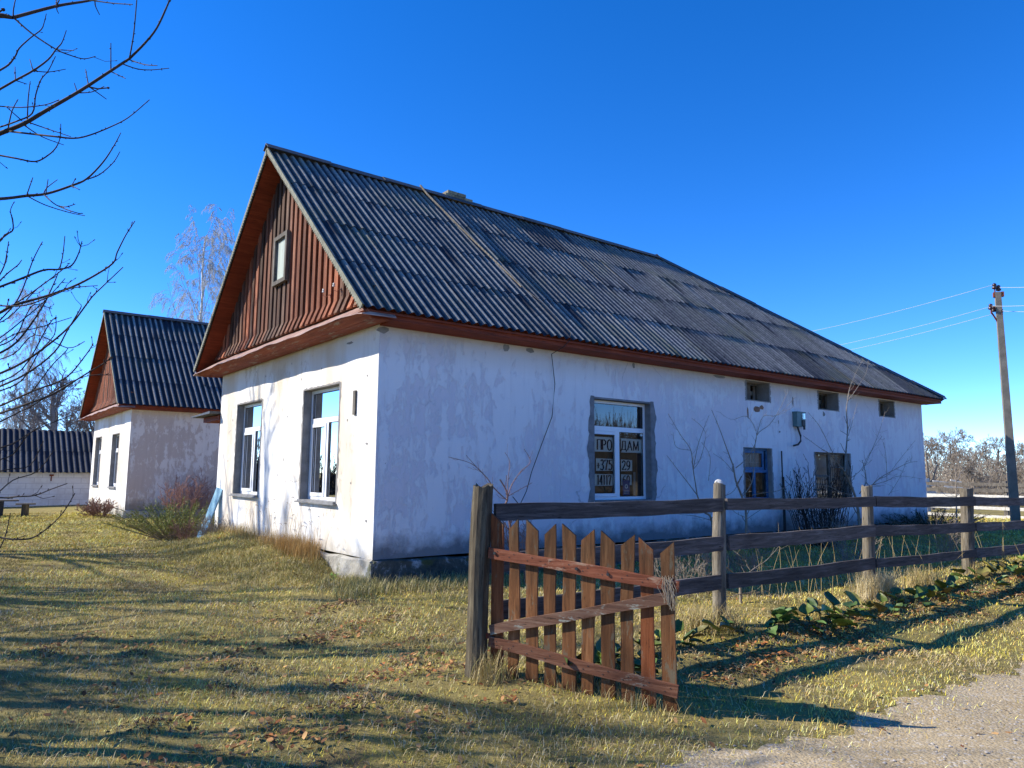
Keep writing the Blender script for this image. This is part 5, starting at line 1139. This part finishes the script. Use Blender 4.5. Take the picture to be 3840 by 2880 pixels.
# tall dry grass stalks against the gable
t = T('dry_stalks', 'tall dry grass stalks with seed heads against the sunlit gable wall', 'dry grass', gl(-.2, 3)); r = np.random.RandomState(33); mb = MB(); hd = MB()
for k in range(75):
    y_ = r.uniform(1.2, 4.8); x_ = -r.uniform(.08, .4); z_ = float(H(x_, y_)); hh = r.uniform(.45, 1.15); lx_, ly_ = r.uniform(-.18, .08), r.uniform(-.32, .15)
    pts = [np.array([x_, y_, z_]) + np.array([min(lx_*t_**2, -x_-.03), ly_*t_**2, hh*t_*(1-.12*t_**2)]) for t_ in np.linspace(0, 1, 6)]
    mb.tube(pts, [.0022, .002, .002, .0018, .0015, .001], 3, None, False)
    if r.rand() < .35: e_ = pts[-1]; dd = np.array([lx_*.4, ly_*.9-.02, -.03+.05*r.rand()]); hd.tube([e_, e_+dd*.4+np.array([0,0,.012]), e_+dd], [.002, .007, .001], 5, None, False)
mb.build('stems', MT['straw'], t); hd.build('seed_heads', MT['barkpale'], t)
t = T('dry_stalks', 'a few tall pale weed stalks standing along the fence', 'dry grass', gl(6, -4.6)); mb = MB()
for k in range(60):
    c_ = [3.2, 4.3, 5.6, 6.2, 7.3, 9.3][r.randint(6)]; x_ = c_+r.randn()*.18; y_ = -4.55+r.randn()*.3; z_ = float(H(x_, y_)); hh = r.uniform(.3, .95); lx_, ly_ = r.randn()*.15, r.randn()*.12
    mb.tube([np.array([x_, y_, z_])+np.array([lx_*t_**1.5, ly_*t_**1.5, hh*t_]) for t_ in np.linspace(0, 1, 4)], [.003, .0028, .0022, .001], 3, None, False)
mb.build('stems', MT['straw'], t)
mb = MB(); t = T('small_plant', 'tiny bright green weed at the plinth by the house corner', 'weed', gl(-.25, .75))
for k in range(26):
    a = r.rand()*6.28; p = np.array(gl(-.25, .75))+np.array([r.randn()*.05, r.randn()*.05, .02+.08*r.rand()]); u_ = np.array([math.cos(a), math.sin(a), .4]); s_ = np.array([-math.sin(a), math.cos(a), 0]); mb.add([p, p+u_*.03+s_*.018, p+u_*.05, p+u_*.03-s_*.018], [(0,1,2,3)])
mb.build('leaves', plain('weed green', (.12,.24,.03), .6, .3, 20), t)

# ------------------------------------------------------------ bergenia clumps along the fence
def clump(loc, n, rad, seed, label, first):
    t = T('leafy_plant', label, 'plant', loc, 'big leaved green plants along the fence'); r = np.random.RandomState(seed); mb = MB()
    for k in range(int(n*.75)):
        a = r.rand()*6.283; q = rad*math.sqrt(r.rand()); b = np.array([loc[0]+q*math.cos(a), loc[1]+q*.6*math.sin(a), 0]); b[2] = float(H(b[0], b[1]))
        az = a+r.randn()*.7; tilt = r.uniform(-.05, .95); u_ = np.array([math.cos(az)*math.cos(tilt), math.sin(az)*math.cos(tilt), math.sin(tilt)]); s_ = np.array([-math.sin(az), math.cos(az), r.randn()*.25]); s_ /= np.linalg.norm(s_); nrm_ = np.cross(u_, s_)
        sz = r.uniform(.045, .13); stalk = u_*sz*.5+np.array([0, 0, r.uniform(.01, .10)]); o_ = b+stalk; V_ = []; m_ = 5; L_ = sz*1.7
        fade = r.rand(); col = (1, 1, 1) if fade > .34 else ((1.9, 1.45, .7) if fade > .16 else ((2.8, 1.4, 1.3) if fade > .08 else (2.2, .9, .9))); tn = r.uniform(.7, 1.45); col = tuple(c_*tn for c_ in col)
        for i in range(m_+1):
            t_ = i/m_; w_ = sz*.78*math.sin(math.pi*min(1, .06+.94*t_)**.72)**.75 if 0 < t_ < 1 else sz*(.12 if t_ == 0 else .18)
            for j in (-1, -.5, 0, .5, 1):
                cup = .30*sz*abs(j)**1.6 - .45*sz*t_**2*.8 + .05*sz*math.sin(t_*9+j*4+k); V_.append(o_+u_*L_*t_+s_*w_*j+nrm_*(-cup if nrm_[2] < 0 else cup))
        f = [(i*5+j, i*5+j+1, (i+1)*5+j+1, (i+1)*5+j) for i in range(m_) for j in range(4)]; mb.add(V_, f, col)
        mb.tube([b-np.array([0,0,.02]), o_], [.006, .004], 4, (1.2, .7, .5), False)
    mb.build('leaves', MT['leafy'], t, True)
CL = [(-1.05, -5.35, 9, .16, 'big leaved green plant behind the hinge end of the gate'), (-.72, -5.5, 12, .2, 'big leaved green plant behind the middle pickets of the gate'), (-.25, -5.35, 12, .2, 'big leaved green plant behind the right half of the gate'), (.35, -5.25, 16, .24, 'dark leaved clump just right of the open gate end'),
      (1.25, -5.3, 9, .18, 'small round leaved clump at the foot of the second fence post'), (1.75, -5.38, 9, .2, 'low flat leaf clump right of the second fence post'), (2.35, -5.45, 26, .34, 'large sunlit leaf clump midway between second and third posts'), (2.95, -5.4, 24, .34, 'tall glossy leaf clump left of the tussock at the third post'), (3.75, -5.5, 15, .28, 'dark leaf clump in front of the third post tussock'),
      (4.6, -5.45, 16, .3, 'leaf clump just right of the straw tussock'), (5.3, -5.5, 18, .34, 'wide leaf clump before the second straw tussock'), (6.2, -5.45, 20, .34, 'leaf clump left of the fourth fence post'), (7.1, -5.4, 18, .34, 'leaf clump in front of the fourth fence post'), (8.2, -5.4, 20, .36, 'leaf clump right of the fourth fence post'), (9.2, -5.3, 20, .36, 'last leaf clump at the right edge of the picture'), (10.2, -5.2, 16, .36, 'leaf clump beyond the right edge of the picture')]
for k, (x_, y_, n_, rd, lab) in enumerate(CL): clump(gl(x_, y_), n_, rd, 70+k, lab, k == 0)

# ------------------------------------------------------------ near branches at the left: two bare trees standing just outside the picture
c1 = lambda *p: sc(p, 1.6589, 0, 0)
c2 = lambda *p: sc(p, 1.2289, 0, 800)
dA = 4.6; u = dA/F
A_ = [(c1((-1500, 2400), (-900, 1450), (-400, 1020), (-60, 850)), .055, .020), (c1((-60, 850), (0, 830), (150, 768), (300, 680), (490, 570), (690, 440), (805, 365)), .017, .009),
 (c1((805, 365), (900, 270), (975, 175), (1040, 37), (1075, -50)), .009, .005), (c1((-900, 1450), (-500, 600), (-300, 200), (-60, 100), (80, 110)), .05, .012), (c1((80, 110), (350, 38), (550, 5), (750, -40)), .012, .006), (c1((85, 110), (200, 210), (350, 308), (440, 345), (520, 366), (595, 350)), .006, .003), (c1((82, 105), (85, 50), (105, -40)), .005, .003), (c1((550, 0), (700, 20), (825, 28)), .0045, .003), (c1((590, 0), (595, 40), (620, 92)), .0045, .003), (c1((350, 38), (353, 0), (357, -30)), .004, .003), (c1((350, 38), (355, 65), (366, 85)), .004, .003),
 (c1((-300, 620), (-40, 460), (50, 405), (95, 350), (120, 300), (190, 235), (255, 185), (275, 140), (288, 85)), .008, .003), (c1((-300, 700), (-40, 575), (95, 500), (205, 440), (300, 370), (350, 305), (385, 265), (413, 188)), .009, .003), (c1((350, 308), (400, 312), (460, 314)), .004, .003), (c1((205, 440), (195, 400), (185, 368)), .004, .003), (c1((205, 440), (300, 448), (408, 430)), .004, .003), (c1((95, 500), (93, 415)), .004, .003), (c1((95, 500), (167, 523)), .004, .003),
 (c1((805, 365), (832, 210), (852, -10)), .005, .004), (c1((690, 440), (690, 268)), .0045, .003), (c1((550, 530), (533, 432)), .0045, .003), (c1((480, 570), (462, 517)), .004, .003), (c1((805, 372), (900, 402), (978, 408)), .004, .003), (c1((755, 395), (850, 428), (940, 435), (1052, 424)), .0045, .003), (c1((690, 445), (780, 488)), .004, .003), (c1((555, 540), (662, 617)), .004, .003), (c1((490, 578), (570, 572), (648, 537)), .004, .003),
 (c1((40, 815), (150, 828), (330, 848), (460, 860), (560, 840), (690, 788), (800, 730), (930, 620)), .007, .003), (c1((175, 760), (290, 800), (440, 850)), .0045, .003), (c1((145, 775), (260, 850), (397, 902)), .0045, .003), (c1((170, 750), (175, 620), (188, 505)), .005, .003), (c1((130, 745), (40, 665)), .004, .003), (c1((50, 800), (75, 690), (113, 617)), .005, .003), (c1((0, 790), (100, 755), (200, 705), (222, 590), (255, 495), (300, 440), (345, 350)), .006, .003), (c1((-200, 650), (-20, 660), (130, 668), (280, 652), (368, 620)), .005, .003),
 (c1((-400, 900), (-40, 960), (100, 985), (220, 1005), (300, 965), (350, 915), (375, 850), (378, 770)), .007, .003), (c1((-700, 1250), (-60, 1240), (165, 1218), (290, 1205), (445, 1155), (540, 1112), (640, 1010), (710, 905), (752, 825)), .013, .003), (c1((540, 1115), (620, 1085), (705, 1010), (746, 943)), .005, .003), (c1((165, 1218), (185, 1160), (204, 1105)), .004, .003), (c1((270, 1210), (290, 1170), (358, 1117)), .004, .003), (c1((285, 1205), (299, 1115)), .004, .003), (c1((170, 1220), (280, 1275), (430, 1322), (528, 1342)), .0045, .003), (c1((275, 1212), (350, 1275), (470, 1322), (517, 1328)), .0045, .003), (c1((360, 1280), (410, 1287), (467, 1270)), .004, .003), (c1((445, 1155), (497, 1181)), .004, .003), (c1((-300, 1500), (-30, 1510), (30, 1460), (78, 1435), (80, 1370), (65, 1310), (88, 1255)), .006, .003)]
A_ = [(p, a*.92, b*.8) for p, a, b in A_]
dB = 4.2
B_ = [(c2((-1500, 2300), (-1000, 1500), (-500, 1000), (-200, 900)), .05, .015), (c2((-300, 450), (-30, 350), (100, 300), (200, 262), (275, 258), (330, 240), (362, 185), (378, 128)), .009, .0035), (c2((275, 258), (290, 190), (299, 105)), .004, .003), (c2((-300, 560), (-30, 470), (60, 425), (200, 385), (330, 340), (430, 290), (520, 230), (540, 180), (580, 100), (622, 35)), .010, .003), (c2((-200, 425), (-30, 425), (110, 425), (240, 380), (330, 345), (450, 333)), .006, .003), (c2((-200, 760), (-30, 660), (80, 590), (190, 440), (245, 330), (270, 270)), .008, .003), (c2((-300, 860), (-30, 750), (100, 690), (230, 600), (330, 510), (420, 390), (470, 340), (567, 248)), .008, .003), (c2((-200, 880), (-30, 810), (120, 740), (250, 640), (310, 540), (370, 440), (372, 420)), .007, .003), (c2((-200, 960), (-30, 900), (150, 820), (300, 760), (390, 660), (430, 600)), .007, .003), (c2((-200, 970), (-30, 930), (120, 880), (250, 830), (380, 750), (480, 690), (515, 660)), .008, .003), (c2((-200, 1050), (-30, 975), (60, 930), (160, 880), (280, 800), (400, 750), (510, 745)), .006, .003), (c2((-30, 340), (30, 280), (80, 240), (100, 215)), .005, .003), (c2((-50, 540), (80, 400), (150, 220), (196, 130)), .005, .003), (c2((-20, 310), (20, 240), (40, 130)), .005, .003), (c2((-200, 900), (-30, 830), (100, 770), (180, 640), (250, 560), (258, 470)), .006, .003), (c2((-100, 640), (60, 580), (120, 470), (160, 420), (240, 440)), .005, .003), (c2((-20, 1140), (60, 1110), (130, 1020), (220, 960)), .004, .003), (c2((-400, 1290), (-20, 1310), (80, 1305), (160, 1300), (240, 1270), (310, 1245)), .006, .003), (c2((-20, 1300), (60, 1230), (170, 1190), (250, 1090)), .004, .003), (c2((-500, 1400), (-20, 1490), (80, 1502), (150, 1495), (220, 1450), (290, 1380), (345, 1290)), .006, .003), (c2((-20, 1570), (20, 1500), (45, 1400)), .004, .003), (c2((-200, 200), (-20, 130), (30, 100), (60, 70), (50, 0)), .005, .003), (c2((-200, 620), (-30, 590), (130, 470), (210, 400), (300, 300)), .005, .003), (c2((0, 460), (140, 370), (300, 250), (310, 230)), .005, .003), (c2((-100, 700), (60, 650), (160, 560), (310, 620), (390, 590)), .004, .003), (c2((150, 820), (240, 700), (300, 640), (310, 625)), .004, .003), (c2((-60, 1200), (40, 1180), (140, 1160), (200, 1050)), .004, .0028), (c2((-60, 1100), (60, 1060), (160, 1000), (330, 930)), .005, .003), (c2((-60, 800), (100, 720), (220, 520), (256, 480)), .005, .003), (c2((-60, 640), (60, 560), (200, 520), (330, 480)), .004, .003), (c2((-60, 520), (40, 480), (180, 340), (260, 290)), .004, .003)]
B_ = [(p, a*.92, b*.8) for p, a, b in B_]
ta = traced('near_tree', 'dark bare branches reaching in from the top left corner', at(-905, 1447, dA)*np.array([1,1,0])+np.array([0,0,-.4]), A_, 0, MT['bark'], twig=(1.6, .14), seed=20, buds=True, depth=dA, spread=.35)
tb = traced('near_tree', 'dark budded twigs arching up over the second house at the left', at(-1220, 2400, dB)*np.array([1,1,0])+np.array([0,0,-.4]), B_, 0, MT['bark'], twig=(5, .09), seed=21, buds=True, depth=dB, spread=.35)
# their trunks, rooted in the ground outside the picture
for t_, q_ in ((ta, c1((-1500, 2400))[0]), (tb, c2((-1500, 2300))[0])):
    p = at(*q_, dA if t_ is ta else dB); mb = MB(); gzz = float(H(p[0], p[1])); mb.tube([np.array([p[0]-.1, p[1]+.1, gzz-.2]), np.array([p[0]-.05, p[1]+.05, (gzz+p[2])/2]), p], [.09, .075, .058], 10, None, True); mb.build('trunk', MT['bark'], t_, True)

# ------------------------------------------------------------ trees outside the picture toward the sun and behind the camera (they cast the streaks of shade and show in the panes)
tr = Tree(77, 3, .55, .62, .06, 0, (3, 5), .14, .62, .016, .22); tr.grow((0,0,0), (0, 0, 1), 9.5, .22, 0, 9)
lin = tree_obj('bare_tree', 'tall bare tree left of the yard outside the picture', 'tree', (-12.5, 5.0, -.4), tr, MT['bark'], MT['bark'], 'bare trees around the yard')
mb = MB(); r = np.random.RandomState(91)
for k in range(24000):
    x_ = r.uniform(-14, 80) if k < 14000 else r.uniform(16, 40); y_ = -21-r.uniform(0, 5)-.1*max(0, x_-10); hh = r.uniform(1.5, 5.0)+1.6*math.sin(x_*.9)*r.rand(); p = np.array([x_, y_, -.5]); q = p+np.array([r.randn()*.6, r.randn()*.6, hh])
    mb.tube([p, (p+q)/2+r.randn(3)*.25, q], [.035, .025, .012], 3, None, False)
tag(mb.build('hedge', MT['bark'], None), 'tangled bare hedge added unseen behind the viewer to darken the pane reflections', 'hedge', kind='stuff')  # unseen, added so the lower side panes mirror dark twigs
mb = MB()
for k in range(5000):
    x_ = r.uniform(-75, -10); y_ = 44+r.uniform(0, 6)+.25*(x_+10); hh = r.uniform(1.2, 3.6)+1.2*math.sin(x_*.4)*r.rand(); p = np.array([x_, y_, -.5]); q = p+np.array([r.randn()*.9, r.randn()*.9, hh])
    mb.tube([p, (p+q)/2+r.randn(3)*.3, q], [.06, .045, .02], 3, None, False)
tag(mb.build('hedge', MT['bark'], None), 'dark bare thicket added out of view left of the shed to darken the gable panes', 'hedge', kind='stuff')  # unseen, added to hide the bright horizon mirrored in the gable panes
for k, (x_, y_, rz, s_) in enumerate(((-15, 12.5, 1, 1.15), (-10.5, 8, 3.3, .9), (-9.3, 12.6, 2.2, 1.15), (-11.6, 14.8, 4.4, 1.2), (-19, 19, 0, 1.4), (-24, 13, 1.9, 1.3), (-12.5, -1.5, 5.1, .9), (-8.8, -5.6, 2.1, .5), (-9.6, 3.0, 2.9, .8), (-11.5, 8.0, 1.4, 1.0), (-9.8, .6, .2, .6), (-8.2, -1.6, 3.8, .62), (-9.2, -3.6, 1.2, .7), (-10.4, 2.2, 4.9, .85), (-12.6, 6.4, .9, 1.05), (-18, 17, 2.4, 1.25), (-23, 19, 4.0, 1.4), (-16, 9, 5.5, 1.1), (-13, 0.0, 2, .9), (-19, 14, 3, 1.3), (-11, -3.2, 4, .75), (-17, 3.5, 5, 1.2), (-2, -24, .5, 1.1), (6, -22, 1.5, 1.0), (14, -25, 2.5, 1.2), (-9, -14, 3.5, .8), (22, -24, 4.5, 1.1), (-21, 7, .7, 1.2), (-8, -20, 2.2, 1.0))):
    copy_tree(lin, (x_, y_, -.4), rz, s_, 'bare tree around the yard outside the picture')
lin['label'] = 'bare tree around the yard outside the picture'
print('OBJS', len(bpy.data.objects), 'VERTS', sum(len(m.vertices) for m in bpy.data.meshes))
